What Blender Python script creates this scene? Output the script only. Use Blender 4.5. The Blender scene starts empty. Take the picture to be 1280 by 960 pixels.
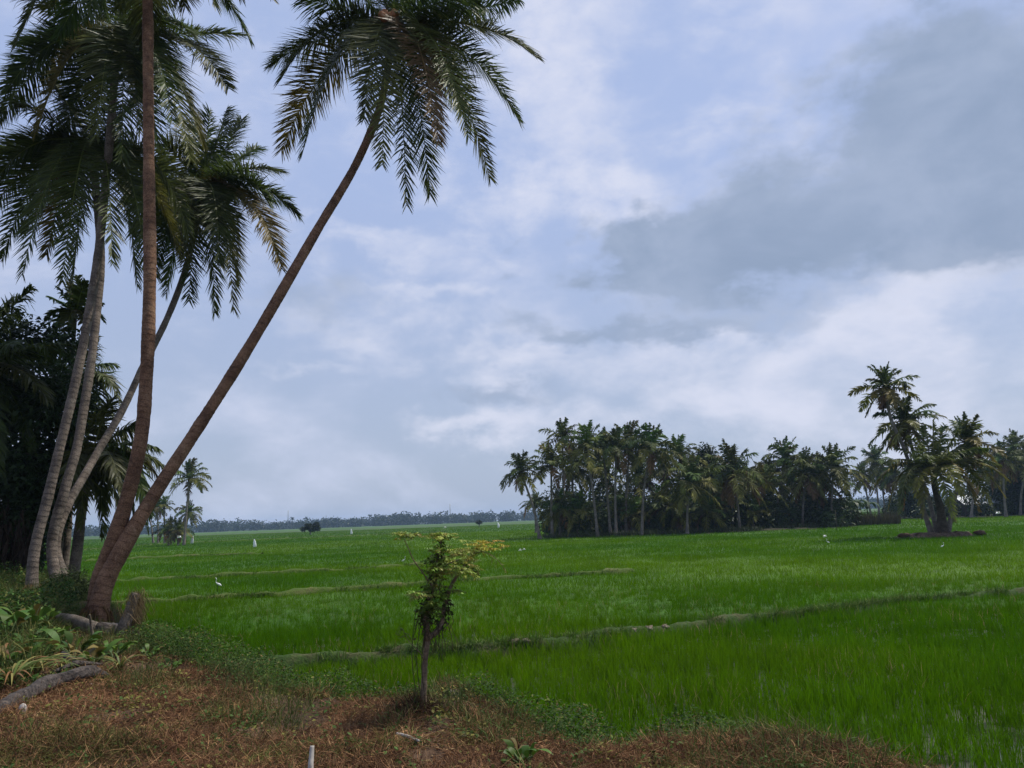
import bpy, math
import numpy as np
from mathutils import Matrix, Vector

rng = np.random.default_rng(11)
sc = bpy.context.scene
COL = sc.collection
PI = math.pi
UP = np.array([0., 0., 1.])

# ------------------------------------------------------------------ camera
F = 961.0                      # focal length in photo pixels (1280 wide)
CAM = np.array([0., 0., 2.4])
PITCH = math.atan(169 / 961)
ROLL = -math.atan(0.0354)
RM = Matrix.Rotation(PI / 2 + PITCH, 3, 'X') @ Matrix.Rotation(ROLL, 3, 'Z')
R = np.array(RM)
cd = bpy.data.cameras.new('camera')
cd.sensor_width = 36.0
cd.lens = 36.0 * F / 1280
cd.clip_start = 0.05
cd.clip_end = 6000
cam = bpy.data.objects.new('camera', cd)
cam.matrix_world = Matrix.Translation(Vector(CAM)) @ RM.to_4x4()
COL.objects.link(cam)
sc.camera = cam


def ray(px, py):
    d = R @ np.array([(px - 640) / F, (480 - py) / F, -1.0])
    return d


def at(px, py, y):
    d = ray(px, py)
    return CAM + d * (y / d[1])


def onz(px, py, z):
    d = ray(px, py)
    return CAM + d * ((z - CAM[2]) / d[2])


def nrm(v):
    v = np.asarray(v, float)
    return v / np.maximum(np.linalg.norm(v, axis=-1, keepdims=True), 1e-9)


# value noise in the plane
_lat = np.random.default_rng(3).random((256, 256))


def vnoise(x, y):
    x = np.asarray(x, float); y = np.asarray(y, float)
    xi = np.floor(x).astype(int); yi = np.floor(y).astype(int)
    fx = x - xi; fy = y - yi
    fx = fx * fx * (3 - 2 * fx); fy = fy * fy * (3 - 2 * fy)
    a = _lat[xi % 256, yi % 256]; b = _lat[(xi + 1) % 256, yi % 256]
    c = _lat[xi % 256, (yi + 1) % 256]; d = _lat[(xi + 1) % 256, (yi + 1) % 256]
    return (a * (1 - fx) + b * fx) * (1 - fy) + (c * (1 - fx) + d * fx) * fy


def fbm(x, y, o=4):
    s = 0; a = 0.5; t = 0
    for k in range(o):
        s = s + a * vnoise(x * 2 ** k + 17 * k, y * 2 ** k + 31 * k); t += a; a *= 0.5
    return s / t


def sstep(e0, e1, x):
    t = np.clip((np.asarray(x, float) - e0) / (e1 - e0), 0, 1)
    return t * t * (3 - 2 * t)


# ------------------------------------------------------------------ mesh builder
class MB:
    def __init__(s):
        s.v = []; s.q = []; s.t = []; s.c = []; s.al = []; s.n = 0

    def add(s, V, Q=None, T=None, col=(.5, .5, .5), along=0.0):
        V = np.asarray(V, float).reshape(-1, 3); n = len(V)
        s.v.append(V)
        if Q is not None and len(Q): s.q.append(np.asarray(Q, int).reshape(-1, 4) + s.n)
        if T is not None and len(T): s.t.append(np.asarray(T, int).reshape(-1, 3) + s.n)
        c = np.asarray(col, float)
        s.c.append(np.broadcast_to(c, (n, 3)) if c.ndim == 1 else c.reshape(-1, 3))
        s.al.append(np.broadcast_to(np.asarray(along, float).reshape(-1), (n,)))
        s.n += n

    def ribbons(s, P, S, W, col):
        """P (N,K,3) spines, S (N,3)|(N,K,3) side vectors, W (N,K) widths, col (3,)|(N,3)|(N,K,3)"""
        N, K, _ = P.shape
        if N == 0: return
        if S.ndim == 2: S = S[:, None, :]
        o = S * (W[:, :, None] * 0.5)
        V = np.stack([P - o, P + o], 2).reshape(-1, 3)
        i = (np.arange(N)[:, None] * K + np.arange(K - 1)[None, :]) * 2
        Q = np.stack([i, i + 1, i + 3, i + 2], -1).reshape(-1, 4)
        c = np.asarray(col, float)
        if c.ndim == 1: c = np.broadcast_to(c, (N, K, 3))
        elif c.ndim == 2: c = np.broadcast_to(c[:, None, :], (N, K, 3))
        c = np.repeat(c.reshape(-1, 3), 2, 0)
        s.add(V, Q, None, c)

    def tube(s, path, rad, n=10, col=(.5, .5, .5), jit=0.0, cap=True, flat=1.0, g=None):
        P = np.asarray(path, float); K = len(P)
        T = np.gradient(P, axis=0); T = nrm(T)
        ref = UP if abs(T[K // 2][2]) < 0.9 else np.array([0., 1., 0.])
        A = nrm(np.cross(T, ref)); B = np.cross(T, A)
        rad = np.broadcast_to(np.asarray(rad, float), (K,))
        th = np.linspace(0, 2 * PI, n, endpoint=False)
        r = rad[:, None] * np.ones((1, n))
        if jit: r = r * (1 + (g or rng).normal(0, jit, r.shape))
        V = P[:, None, :] + r[..., None] * (np.cos(th)[None, :, None] * A[:, None, :] + flat * np.sin(th)[None, :, None] * B[:, None, :])
        i = np.arange(K - 1)[:, None] * n; j = np.arange(n)[None, :]; j2 = (j + 1) % n
        Q = np.stack([i + j, i + j2, i + n + j2, i + n + j], -1).reshape(-1, 4)
        V = V.reshape(-1, 3)
        L = np.concatenate([[0], np.cumsum(np.linalg.norm(np.diff(P, axis=0), axis=1))])
        al = np.repeat(L, n)
        c = np.asarray(col, float)
        if c.ndim == 2: c = np.repeat(c, n, 0)
        Tt = None
        if cap:
            V = np.vstack([V, P[:1], P[-1:]]); m = K * n
            a = np.arange(n); b = (a + 1) % n
            Tt = np.vstack([np.stack([np.full(n, m), b, a], 1), np.stack([np.full(n, m + 1), (K - 1) * n + a, (K - 1) * n + b], 1)])
            al = np.concatenate([al, [L[0], L[-1]]])
            if c.ndim == 2: c = np.vstack([c, c[:1], c[-1:]])
        s.add(V, Q, Tt, c, al)

    def blob(s, c, r, col=(.5, .5, .5), nu=10, nv=7, jit=0.0, g=None, rot=None):
        g = g or rng
        th = np.linspace(0, 2 * PI, nu, endpoint=False); ph = np.linspace(0, PI, nv + 2)[1:-1]
        D = np.stack([np.sin(ph)[:, None] * np.cos(th), np.sin(ph)[:, None] * np.sin(th), np.cos(ph)[:, None] + 0 * th], -1)
        D = D.reshape(-1, 3); D = np.vstack([D, [0, 0, 1], [0, 0, -1]])
        D = D * (1 + g.normal(0, jit, (len(D), 1))) if jit else D
        V = D * np.asarray(r, float)
        if rot is not None: V = V @ np.array(rot).T
        V = V + np.asarray(c, float)
        i = np.arange(nv - 1)[:, None] * nu; j = np.arange(nu)[None, :]; j2 = (j + 1) % nu
        Q = np.stack([i + j, i + nu + j, i + nu + j2, i + j2], -1).reshape(-1, 4)
        a = np.arange(nu); b = (a + 1) % nu; m = nu * nv
        T = np.vstack([np.stack([np.full(nu, m), a, b], 1), np.stack([np.full(nu, m + 1), (nv - 1) * nu + b, (nv - 1) * nu + a], 1)])
        s.add(V, Q, T, col)

    def mesh(s, name, mat, smooth=True):
        V = np.vstack(s.v); C = np.vstack(s.c); A = np.concatenate(s.al)
        Q = np.vstack(s.q) if s.q else np.zeros((0, 4), int)
        T = np.vstack(s.t) if s.t else np.zeros((0, 3), int)
        me = bpy.data.meshes.new(name)
        me.vertices.add(len(V)); me.vertices.foreach_set('co', V.astype(np.float32).ravel())
        nl = Q.size + T.size
        me.loops.add(nl)
        me.loops.foreach_set('vertex_index', np.concatenate([Q.ravel(), T.ravel()]).astype(np.int32))
        npoly = len(Q) + len(T)
        me.polygons.add(npoly)
        st = np.concatenate([np.arange(len(Q)) * 4, Q.size + np.arange(len(T)) * 3]).astype(np.int32)
        me.polygons.foreach_set('loop_start', st)
        me.polygons.foreach_set('use_smooth', np.full(npoly, smooth, dtype=bool))
        me.update(calc_edges=True)
        at_ = me.color_attributes.new('tint', 'FLOAT_COLOR', 'POINT')
        at_.data.foreach_set('color', np.hstack([C, np.ones((len(C), 1))]).astype(np.float32).ravel())
        al = me.attributes.new('along', 'FLOAT', 'POINT')
        al.data.foreach_set('value', A.astype(np.float32))
        me.materials.append(mat)
        return me

    def obj(s, name, mat, parent=None, loc=None, smooth=True):
        """loc: world point the mesh is taken relative to (parent's base, or its own)"""
        base = np.zeros(3)
        if parent is not None: base = np.array(parent['_base'])
        elif loc is not None: base = np.asarray(loc, float)
        s.v = [v - base for v in s.v]
        o = bpy.data.objects.new(name, s.mesh(name, mat, smooth)); COL.objects.link(o)
        if parent is not None: o.parent = parent
        else: o.location = base
        o['_base'] = [0., 0., 0.] if parent is not None else [float(b) for b in base]
        if parent is not None: o['_base'] = [float(b) for b in base]
        return o


def tag(o, label=None, cat=None, group=None, kind=None):
    if label: o['label'] = label
    if cat: o['category'] = cat
    if group: o['group'] = group
    if kind: o['kind'] = kind
    return o


def thing(name, label, cat, base, group=None):
    o = bpy.data.objects.new(name, None); o.empty_display_size = 0.2
    COL.objects.link(o); o.location = [float(b) for b in base]
    o['_base'] = [float(b) for b in base]
    return tag(o, label, cat, group)


# ------------------------------------------------------------------ materials
def newmat(name):
    m = bpy.data.materials.new(name); m.use_nodes = True
    nt = m.node_tree; nt.nodes.clear()
    return m, nt


def leafmat(name, rough=.45, trans=.25, spec=.4, vary=.35, scale=3.0):
    m, nt = newmat(name); N = nt.nodes; L = nt.links
    out = N.new('ShaderNodeOutputMaterial'); p = N.new('ShaderNodeBsdfPrincipled'); a = N.new('ShaderNodeAttribute')
    a.attribute_name = 'tint'
    no = N.new('ShaderNodeTexNoise'); no.inputs['Scale'].default_value = scale; no.inputs['Detail'].default_value = 4
    tc = N.new('ShaderNodeTexCoord'); L.new(tc.outputs['Object'], no.inputs['Vector'])
    mr = N.new('ShaderNodeMapRange'); mr.inputs[3].default_value = 1 - vary; mr.inputs[4].default_value = 1 + vary
    mr.inputs[1].default_value = .3; mr.inputs[2].default_value = .7
    L.new(no.outputs[0], mr.inputs[0])
    mx = N.new('ShaderNodeVectorMath'); mx.operation = 'SCALE'
    L.new(a.outputs['Color'], mx.inputs[0]); L.new(mr.outputs[0], mx.inputs['Scale'])
    L.new(mx.outputs[0], p.inputs['Base Color'])
    p.inputs['Roughness'].default_value = rough; p.inputs['Specular IOR Level'].default_value = spec
    if trans > 0:
        tr = N.new('ShaderNodeBsdfTranslucent'); mix = N.new('ShaderNodeMixShader'); mix.inputs[0].default_value = trans
        L.new(mx.outputs[0], tr.inputs[0]); L.new(p.outputs[0], mix.inputs[1]); L.new(tr.outputs[0], mix.inputs[2])
        L.new(mix.outputs[0], out.inputs[0])
    else:
        L.new(p.outputs[0], out.inputs[0])
    return m


def barkmat(name, c1, c2, ringdark, freq=9.0, rough=.9):
    m, nt = newmat(name); N = nt.nodes; L = nt.links
    out = N.new('ShaderNodeOutputMaterial'); p = N.new('ShaderNodeBsdfPrincipled')
    a = N.new('ShaderNodeAttribute'); a.attribute_name = 'along'
    tc = N.new('ShaderNodeTexCoord')
    n1 = N.new('ShaderNodeTexNoise'); n1.inputs['Scale'].default_value = 3.5; n1.inputs['Detail'].default_value = 8
    L.new(tc.outputs['Object'], n1.inputs['Vector'])
    n2 = N.new('ShaderNodeTexNoise'); n2.inputs['Scale'].default_value = 45; n2.inputs['Detail'].default_value = 5
    L.new(tc.outputs['Object'], n2.inputs['Vector'])
    cr = N.new('ShaderNodeValToRGB'); cr.color_ramp.elements[0].position = .32; cr.color_ramp.elements[1].position = .68
    cr.color_ramp.elements[0].color = (*c1, 1); cr.color_ramp.elements[1].color = (*c2, 1)
    L.new(n1.outputs[0], cr.inputs[0])
    # leaf-scar rings
    ad = N.new('ShaderNodeMath'); ad.operation = 'MULTIPLY_ADD'
    L.new(n1.outputs[0], ad.inputs[0]); ad.inputs[1].default_value = .22; L.new(a.outputs['Fac'], ad.inputs[2])
    mu = N.new('ShaderNodeMath'); mu.operation = 'MULTIPLY'; mu.inputs[1].default_value = freq; L.new(ad.outputs[0], mu.inputs[0])
    fr = N.new('ShaderNodeMath'); fr.operation = 'FRACT'; L.new(mu.outputs[0], fr.inputs[0])
    rr = N.new('ShaderNodeValToRGB'); e = rr.color_ramp.elements
    e[0].position = 0; e[0].color = (ringdark, ringdark, ringdark, 1); e[1].position = 1; e[1].color = (1, 1, 1, 1)
    x = e.new(.16); x.color = (1, 1, 1, 1); x = e.new(.88); x.color = (1.0, 1.0, 1.0, 1); e[-1].color = (1.25, 1.22, 1.18, 1)
    L.new(fr.outputs[0], rr.inputs[0])
    m1 = N.new('ShaderNodeMix'); m1.data_type = 'RGBA'; m1.blend_type = 'MULTIPLY'; m1.inputs[0].default_value = 1
    L.new(cr.outputs[0], m1.inputs[6]); L.new(rr.outputs[0], m1.inputs[7])
    mr = N.new('ShaderNodeMapRange'); mr.inputs[1].default_value = .3; mr.inputs[2].default_value = .7
    mr.inputs[3].default_value = .55; mr.inputs[4].default_value = 1.4
    L.new(n2.outputs[0], mr.inputs[0])
    n5 = N.new('ShaderNodeTexNoise'); n5.inputs['Scale'].default_value = 2.1; n5.inputs['Detail'].default_value = 9; n5.inputs['Roughness'].default_value = .7; n5.inputs['Distortion'].default_value = .6
    L.new(tc.outputs['Object'], n5.inputs['Vector'])
    r5 = N.new('ShaderNodeMapRange'); r5.inputs[1].default_value = .54; r5.inputs[2].default_value = .66; r5.inputs[4].default_value = .55; L.new(n5.outputs[0], r5.inputs[0])
    r6 = N.new('ShaderNodeMapRange'); r6.inputs[1].default_value = .46; r6.inputs[2].default_value = .36; r6.inputs[4].default_value = .6; L.new(n5.outputs[0], r6.inputs[0])
    x5 = N.new('ShaderNodeMix'); x5.data_type = 'RGBA'; L.new(r5.outputs[0], x5.inputs[0]); L.new(m1.outputs[2], x5.inputs[6]); x5.inputs[7].default_value = (c2[0] * 1.25, c2[1] * 1.4, c2[2] * 1.45, 1)
    x6 = N.new('ShaderNodeMix'); x6.data_type = 'RGBA'; L.new(r6.outputs[0], x6.inputs[0]); L.new(x5.outputs[2], x6.inputs[6]); x6.inputs[7].default_value = (c1[0] * .4, c1[1] * .42, c1[2] * .45, 1)
    vs = N.new('ShaderNodeVectorMath'); vs.operation = 'SCALE'; L.new(x6.outputs[2], vs.inputs[0]); L.new(mr.outputs[0], vs.inputs['Scale'])
    L.new(vs.outputs[0], p.inputs['Base Color'])
    p.inputs['Roughness'].default_value = rough; p.inputs['Specular IOR Level'].default_value = .2
    hb = N.new('ShaderNodeMath'); hb.operation = 'MULTIPLY_ADD'; hb.inputs[1].default_value = .6
    L.new(n2.outputs[0], hb.inputs[0]); L.new(rr.outputs[0], hb.inputs[2])
    b = N.new('ShaderNodeBump'); b.inputs['Strength'].default_value = .8; b.inputs['Distance'].default_value = .02
    L.new(hb.outputs[0], b.inputs['Height']); L.new(b.outputs[0], p.inputs['Normal'])
    L.new(p.outputs[0], out.inputs[0])
    return m


def soilmat(name, cols, scale=1.2, rough=.95, bump=.6, fine=30, use_tint=False):
    m, nt = newmat(name); N = nt.nodes; L = nt.links
    out = N.new('ShaderNodeOutputMaterial'); p = N.new('ShaderNodeBsdfPrincipled'); tc = N.new('ShaderNodeTexCoord')
    n1 = N.new('ShaderNodeTexNoise'); n1.inputs['Scale'].default_value = scale; n1.inputs['Detail'].default_value = 10; n1.inputs['Roughness'].default_value = .65
    L.new(tc.outputs['Object'], n1.inputs['Vector'])
    n2 = N.new('ShaderNodeTexNoise'); n2.inputs['Scale'].default_value = fine; n2.inputs['Detail'].default_value = 6
    L.new(tc.outputs['Object'], n2.inputs['Vector'])
    cr = N.new('ShaderNodeValToRGB'); e = cr.color_ramp.elements
    e[0].position = .3; e[0].color = (*cols[0], 1); e[1].position = .7; e[1].color = (*cols[-1], 1)
    for k, c in enumerate(cols[1:-1]):
        q = e.new(.3 + .4 * (k + 1) / (len(cols) - 1)); q.color = (*c, 1)
    L.new(n1.outputs[0], cr.inputs[0])
    mr = N.new('ShaderNodeMapRange'); mr.inputs[1].default_value = .3; mr.inputs[2].default_value = .7
    mr.inputs[3].default_value = .6; mr.inputs[4].default_value = 1.35; L.new(n2.outputs[0], mr.inputs[0])
    src = cr.outputs[0]
    if use_tint:
        a = N.new('ShaderNodeAttribute'); a.attribute_name = 'tint'
        mm = N.new('ShaderNodeMix'); mm.data_type = 'RGBA'; mm.blend_type = 'MULTIPLY'; mm.inputs[0].default_value = 1
        L.new(a.outputs['Color'], mm.inputs[6]); L.new(cr.outputs[0], mm.inputs[7]); src = mm.outputs[2]
    vs = N.new('ShaderNodeVectorMath'); vs.operation = 'SCALE'; L.new(src, vs.inputs[0]); L.new(mr.outputs[0], vs.inputs['Scale'])
    L.new(vs.outputs[0], p.inputs['Base Color']); p.inputs['Roughness'].default_value = rough
    p.inputs['Specular IOR Level'].default_value = .2
    b = N.new('ShaderNodeBump'); b.inputs['Strength'].default_value = bump; b.inputs['Distance'].default_value = .03
    L.new(n2.outputs[0], b.inputs['Height']); L.new(b.outputs[0], p.inputs['Normal'])
    L.new(p.outputs[0], out.inputs[0])
    return m


def plain(name, col, rough=.6, spec=.3, metal=0):
    m, nt = newmat(name); N = nt.nodes; L = nt.links
    out = N.new('ShaderNodeOutputMaterial'); p = N.new('ShaderNodeBsdfPrincipled'); tc = N.new('ShaderNodeTexCoord')
    n1 = N.new('ShaderNodeTexNoise'); n1.inputs['Scale'].default_value = 14; n1.inputs['Detail'].default_value = 6
    L.new(tc.outputs['Object'], n1.inputs['Vector'])
    mr = N.new('ShaderNodeMapRange'); mr.inputs[1].default_value = .3; mr.inputs[2].default_value = .7
    mr.inputs[3].default_value = .72; mr.inputs[4].default_value = 1.15; L.new(n1.outputs[0], mr.inputs[0])
    vs = N.new('ShaderNodeVectorMath'); vs.operation = 'SCALE'; vs.inputs[0].default_value = col; L.new(mr.outputs[0], vs.inputs['Scale'])
    L.new(vs.outputs[0], p.inputs['Base Color']); p.inputs['Roughness'].default_value = rough
    p.inputs['Specular IOR Level'].default_value = spec; p.inputs['Metallic'].default_value = metal
    L.new(p.outputs[0], out.inputs[0])
    return m


M = dict(
    frond=leafmat('palm_frond', .48, .36, .22, .3, 2.5),
    farfrond=leafmat('far_palm_frond', .6, .15, .12, .35, .8),
    leaf=leafmat('broad_leaf', .5, .2, .18, .35, 2.0),
    rice=leafmat('rice_leaf', .7, .5, .05, .15, .4),
    dry=leafmat('dry_grass', .8, .15, .1, .4, 2.2),
    weed=leafmat('weed_leaf', .6, .25, .1, .35, 3.0),
    bark_red=barkmat('red_brown_palm_bark', (.105, .054, .031), (.235, .13, .074), .66, 8.0),
    bark_grey=barkmat('grey_palm_bark', (.085, .067, .052), (.185, .147, .115), .6, 8.0),
    bark_far=barkmat('far_palm_bark', (.12, .1, .08), (.22, .19, .16), .6, 4.0),
    bark_tree=barkmat('tree_bark', (.07, .055, .04), (.16, .13, .1), .8, 5.0),
    bark_sapling=barkmat('sapling_bark', (.10, .07, .045), (.24, .175, .115), .85, 6.0),
    bark_dark=barkmat('dark_palm_bark', (.035, .027, .02), (.09, .07, .052), .7, 4.0),
    wood=barkmat('weathered_wood', (.03, .023, .019), (.14, .112, .092), .9, 1.0),
    soil=soilmat('dry_soil', [(.035, .022, .013), (.075, .043, .024), (.13, .085, .05)], 1.5, .95, .9, 40),
    mound_soil=soilmat('mound_soil', [(.05, .034, .022), (.11, .075, .05), (.19, .145, .1)], 2.5, .95, .9, 12),
    mudclod=soilmat('dry_mud', [(.1, .075, .05), (.18, .145, .105), (.26, .22, .17)], 6, .95, .8, 40),
    bund_far=soilmat('far_bund_soil', [(.045, .08, .012), (.065, .10, .018), (.12, .12, .045)], 1.6, .95, .8, 25),
    bund=soilmat('bund_soil', [(.022, .045, .009), (.033, .06, .012), (.085, .07, .036)], 1.6, .95, .8, 25),
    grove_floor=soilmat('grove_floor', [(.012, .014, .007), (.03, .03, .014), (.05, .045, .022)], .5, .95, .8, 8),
    canopy=soilmat('rice_canopy', [(.85, .85, .85), (1, 1, 1), (1.15, 1.15, 1.1)], .35, .8, .8, 9, True),
    white=plain('white_cloth', (.75, .76, .74), .8, .2),
    feather=plain('white_feather', (.8, .8, .78), .8, .2),
    dark=plain('dark_feather', (.02, .02, .022), .6, .3),
    beak=plain('yellow_beak', (.5, .32, .05), .5, .3),
    coconut=plain('coconut_husk', (.3, .115, .03), .5, .3),
    petal=leafmat('flower_petal', .6, .3, .2, .1, 3),
    steel=plain('galvanised_steel', (.3, .31, .33), .5, .4, .6),
    roof=plain('corrugated_roof', (.35, .38, .4), .5, .4),
    housewall=plain('house_wall', (.12, .1, .09), .9, .2),
    stone=plain('pale_stone', (.42, .38, .33), .8, .3),
)

# cracked grey driftwood: grain stretched along the length of the log
m, nt = newmat('cracked_driftwood'); N = nt.nodes; L = nt.links
out = N.new('ShaderNodeOutputMaterial'); p = N.new('ShaderNodeBsdfPrincipled'); tc = N.new('ShaderNodeTexCoord')
mp = N.new('ShaderNodeMapping'); mp.inputs['Rotation'].default_value = (0, 0, -.35); mp.inputs['Scale'].default_value = (3, 34, 34); L.new(tc.outputs['Object'], mp.inputs[0])
n1 = N.new('ShaderNodeTexNoise'); n1.inputs['Scale'].default_value = 1.0; n1.inputs['Detail'].default_value = 8; n1.inputs['Roughness'].default_value = .7; L.new(mp.outputs[0], n1.inputs[0])
cr = N.new('ShaderNodeValToRGB'); e = cr.color_ramp.elements; e[0].position = .4; e[0].color = (.012, .009, .008, 1); e[1].position = .8; e[1].color = (.2, .165, .14, 1)
q_ = e.new(.52); q_.color = (.06, .045, .036, 1); L.new(n1.outputs[0], cr.inputs[0]); L.new(cr.outputs[0], p.inputs['Base Color']); p.inputs['Roughness'].default_value = .9
b = N.new('ShaderNodeBump'); b.inputs['Strength'].default_value = 1; b.inputs['Distance'].default_value = .03; L.new(n1.outputs[0], b.inputs['Height']); L.new(b.outputs[0], p.inputs['Normal'])
L.new(p.outputs[0], out.inputs[0]); M['wood'] = m

# wet paddy floor
m, nt = newmat('wet_mud'); N = nt.nodes; L = nt.links
out = N.new('ShaderNodeOutputMaterial'); p = N.new('ShaderNodeBsdfPrincipled'); tc = N.new('ShaderNodeTexCoord')
n1 = N.new('ShaderNodeTexNoise'); n1.inputs['Scale'].default_value = 1.3; n1.inputs['Detail'].default_value = 8
L.new(tc.outputs['Object'], n1.inputs['Vector'])
cr = N.new('ShaderNodeValToRGB'); e = cr.color_ramp.elements
e[0].position = .35; e[0].color = (.022, .03, .012, 1); e[1].position = .7; e[1].color = (.06, .055, .032, 1); L.new(n1.outputs[0], cr.inputs[0])
L.new(cr.outputs[0], p.inputs['Base Color'])
mr = N.new('ShaderNodeMapRange'); mr.inputs[1].default_value = .42; mr.inputs[2].default_value = .6; mr.inputs[3].default_value = .06; mr.inputs[4].default_value = .7
L.new(n1.outputs[0], mr.inputs[0]); L.new(mr.outputs[0], p.inputs['Roughness'])
n2 = N.new('ShaderNodeTexNoise'); n2.inputs['Scale'].default_value = 18; L.new(tc.outputs['Object'], n2.inputs['Vector'])
b = N.new('ShaderNodeBump'); b.inputs['Strength'].default_value = .15; b.inputs['Distance'].default_value = .02
L.new(n2.outputs[0], b.inputs['Height']); L.new(b.outputs[0], p.inputs['Normal'])
L.new(p.outputs[0], out.inputs[0]); M['mud'] = m

# ------------------------------------------------------------------ sun and sky
SUN_EL = math.radians(60)
SUN_AZ = math.radians(62)          # from +Y (view direction) towards +X
sd = np.array([math.sin(SUN_AZ) * math.cos(SUN_EL), math.cos(SUN_AZ) * math.cos(SUN_EL), math.sin(SUN_EL)])
sl = bpy.data.lights.new('sun', 'SUN'); sl.energy = 4.6; sl.angle = math.radians(.6); sl.color = (1, .95, .86)
so = bpy.data.objects.new('sun', sl); COL.objects.link(so)
so.rotation_euler = Vector(-sd).to_track_quat('-Z', 'Y').to_euler()

w = bpy.data.worlds.new('World'); sc.world = w; w.use_nodes = True
nt = w.node_tree; nt.nodes.clear(); N = nt.nodes; L = nt.links


class E:
    """tiny expression helper over shader math nodes"""
    def __init__(s, sock): s.s = sock

    @staticmethod
    def op(o, *a):
        n = N.new('ShaderNodeMath'); n.operation = o
        for k, v in enumerate(a):
            if isinstance(v, E): L.new(v.s, n.inputs[k])
            else: n.inputs[k].default_value = float(v)
        return E(n.outputs[0])
    def __add__(s, o): return E.op('ADD', s, o)
    __radd__ = __add__
    def __sub__(s, o): return E.op('SUBTRACT', s, o)
    def __rsub__(s, o): return E.op('SUBTRACT', o, s)
    def __mul__(s, o): return E.op('MULTIPLY', s, o)
    __rmul__ = __mul__
    def __truediv__(s, o): return E.op('DIVIDE', s, o)


def smooth(x, a, b_):
    n = N.new('ShaderNodeMapRange'); n.interpolation_type = 'SMOOTHSTEP'; n.clamp = True
    L.new(x.s, n.inputs[0]); n.inputs[1].default_value = a; n.inputs[2].default_value = b_
    return E(n.outputs[0])


def mixc(f, a, b_):
    n = N.new('ShaderNodeMix'); n.data_type = 'RGBA'
    if isinstance(f, E): L.new(f.s, n.inputs[0])
    else: n.inputs[0].default_value = f
    for k, v in ((6, a), (7, b_)):
        if isinstance(v, tuple): n.inputs[k].default_value = (*v, 1)
        else: L.new(v, n.inputs[k])
    return n.outputs[2]


def wnoise(vec, scale, detail=6, rough=.55, dist=0.0):
    n = N.new('ShaderNodeTexNoise'); n.inputs['Scale'].default_value = scale; n.inputs['Detail'].default_value = detail
    n.inputs['Roughness'].default_value = rough; n.inputs['Distortion'].default_value = dist
    L.new(vec, n.inputs['Vector'])
    return n


wt = N.new('ShaderNodeTexCoord'); sx = N.new('ShaderNodeSeparateXYZ'); L.new(wt.outputs['Generated'], sx.inputs[0])
X, Y, Z = E(sx.outputs[0]), E(sx.outputs[1]), E(sx.outputs[2])
U = E.op('ARCTAN2', X, Y); V = E.op('ARCSINE', Z)
cb = N.new('ShaderNodeCombineXYZ'); L.new(U.s, cb.inputs[0]); L.new((V * 1.7).s, cb.inputs[1])
uv = cb.outputs[0]
wa = wnoise(uv, 5.5, 7, .55); wb = wnoise(uv, 17, 6, .6)
sa = N.new('ShaderNodeSeparateColor'); L.new(wa.outputs['Color'], sa.inputs[0])
sb = N.new('ShaderNodeSeparateColor'); L.new(wb.outputs['Color'], sb.inputs[0])
U2 = U + (E(sa.outputs[0]) - .5) * .3 + (E(sb.outputs[0]) - .5) * .085
V2 = V + (E(sa.outputs[1]) - .5) * .2 + (E(sb.outputs[1]) - .5) * .06


def gsum(lst):
    tot = None
    for px, py, sx_, sy_, amp in lst:
        d = nrm(ray(px, py)); u0 = math.atan2(d[0], d[1]); v0 = math.asin(d[2])
        k = 1.0 / max(.6, math.cos(v0))
        a = (U2 - u0) / (sx_ / F * k); b_ = (V2 - v0) / (sy_ / F)
        g = E.op('EXPONENT', (a * a + b_ * b_) * -1.0) * amp
        tot = g if tot is None else tot + g
    return tot


DARK = gsum([(1130, 230, 170, 95, 1.0), (930, 295, 150, 55, 1.0), (1260, 160, 110, 150, .9), (800, 320, 70, 38, .75), (1120, 90, 110, 50, .35),
             (1240, 250, 120, 70, .6), (840, 403, 150, 20, .6), (625, 488, 130, 22, .6), (390, 365, 130, 45, .5), (690, 415, 90, 26, .4), (625, 320, 34, 12, .45), (740, 180, 90, 60, .2)])
BRT = gsum([(740, 30, 140, 60, .7), (470, 290, 55, 26, .7), (540, 350, 70, 20, .7), (390, 460, 60, 14, .6), (570, 540, 90, 22, .85), (640, 455, 100, 24, .7),
            (1030, 415, 240, 45, .8), (1200, 350, 110, 34, .9), (690, 250, 130, 60, .6), (1110, 510, 230, 55, .7), (820, 510, 170, 36, .55), (950, 140, 110, 24, .5),
            (790, 250, 90, 40, .6), (480, 400, 200, 30, .5), (650, 130, 130, 90, .5), (300, 300, 60, 60, .4), (700, 540, 120, 40, .3)])
n1 = E(wnoise(uv, 7, 8, .6, .3).outputs[0]); n2 = E(wnoise(uv, 3.2, 6, .55).outputs[0]); n3 = E(wnoise(uv, 22, 6, .6).outputs[0])
sky = N.new('ShaderNodeTexSky'); sky.sky_type = 'NISHITA'; sky.sun_disc = False
sky.sun_elevation = SUN_EL; sky.sun_rotation = SUN_AZ; sky.dust_density = 2.0; sky.air_density = 1.0; sky.ozone_density = 1.5
S = 0.1                                             # background strength


def c10(r, g, b_): return (r / S, g / S, b_ / S)


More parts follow.
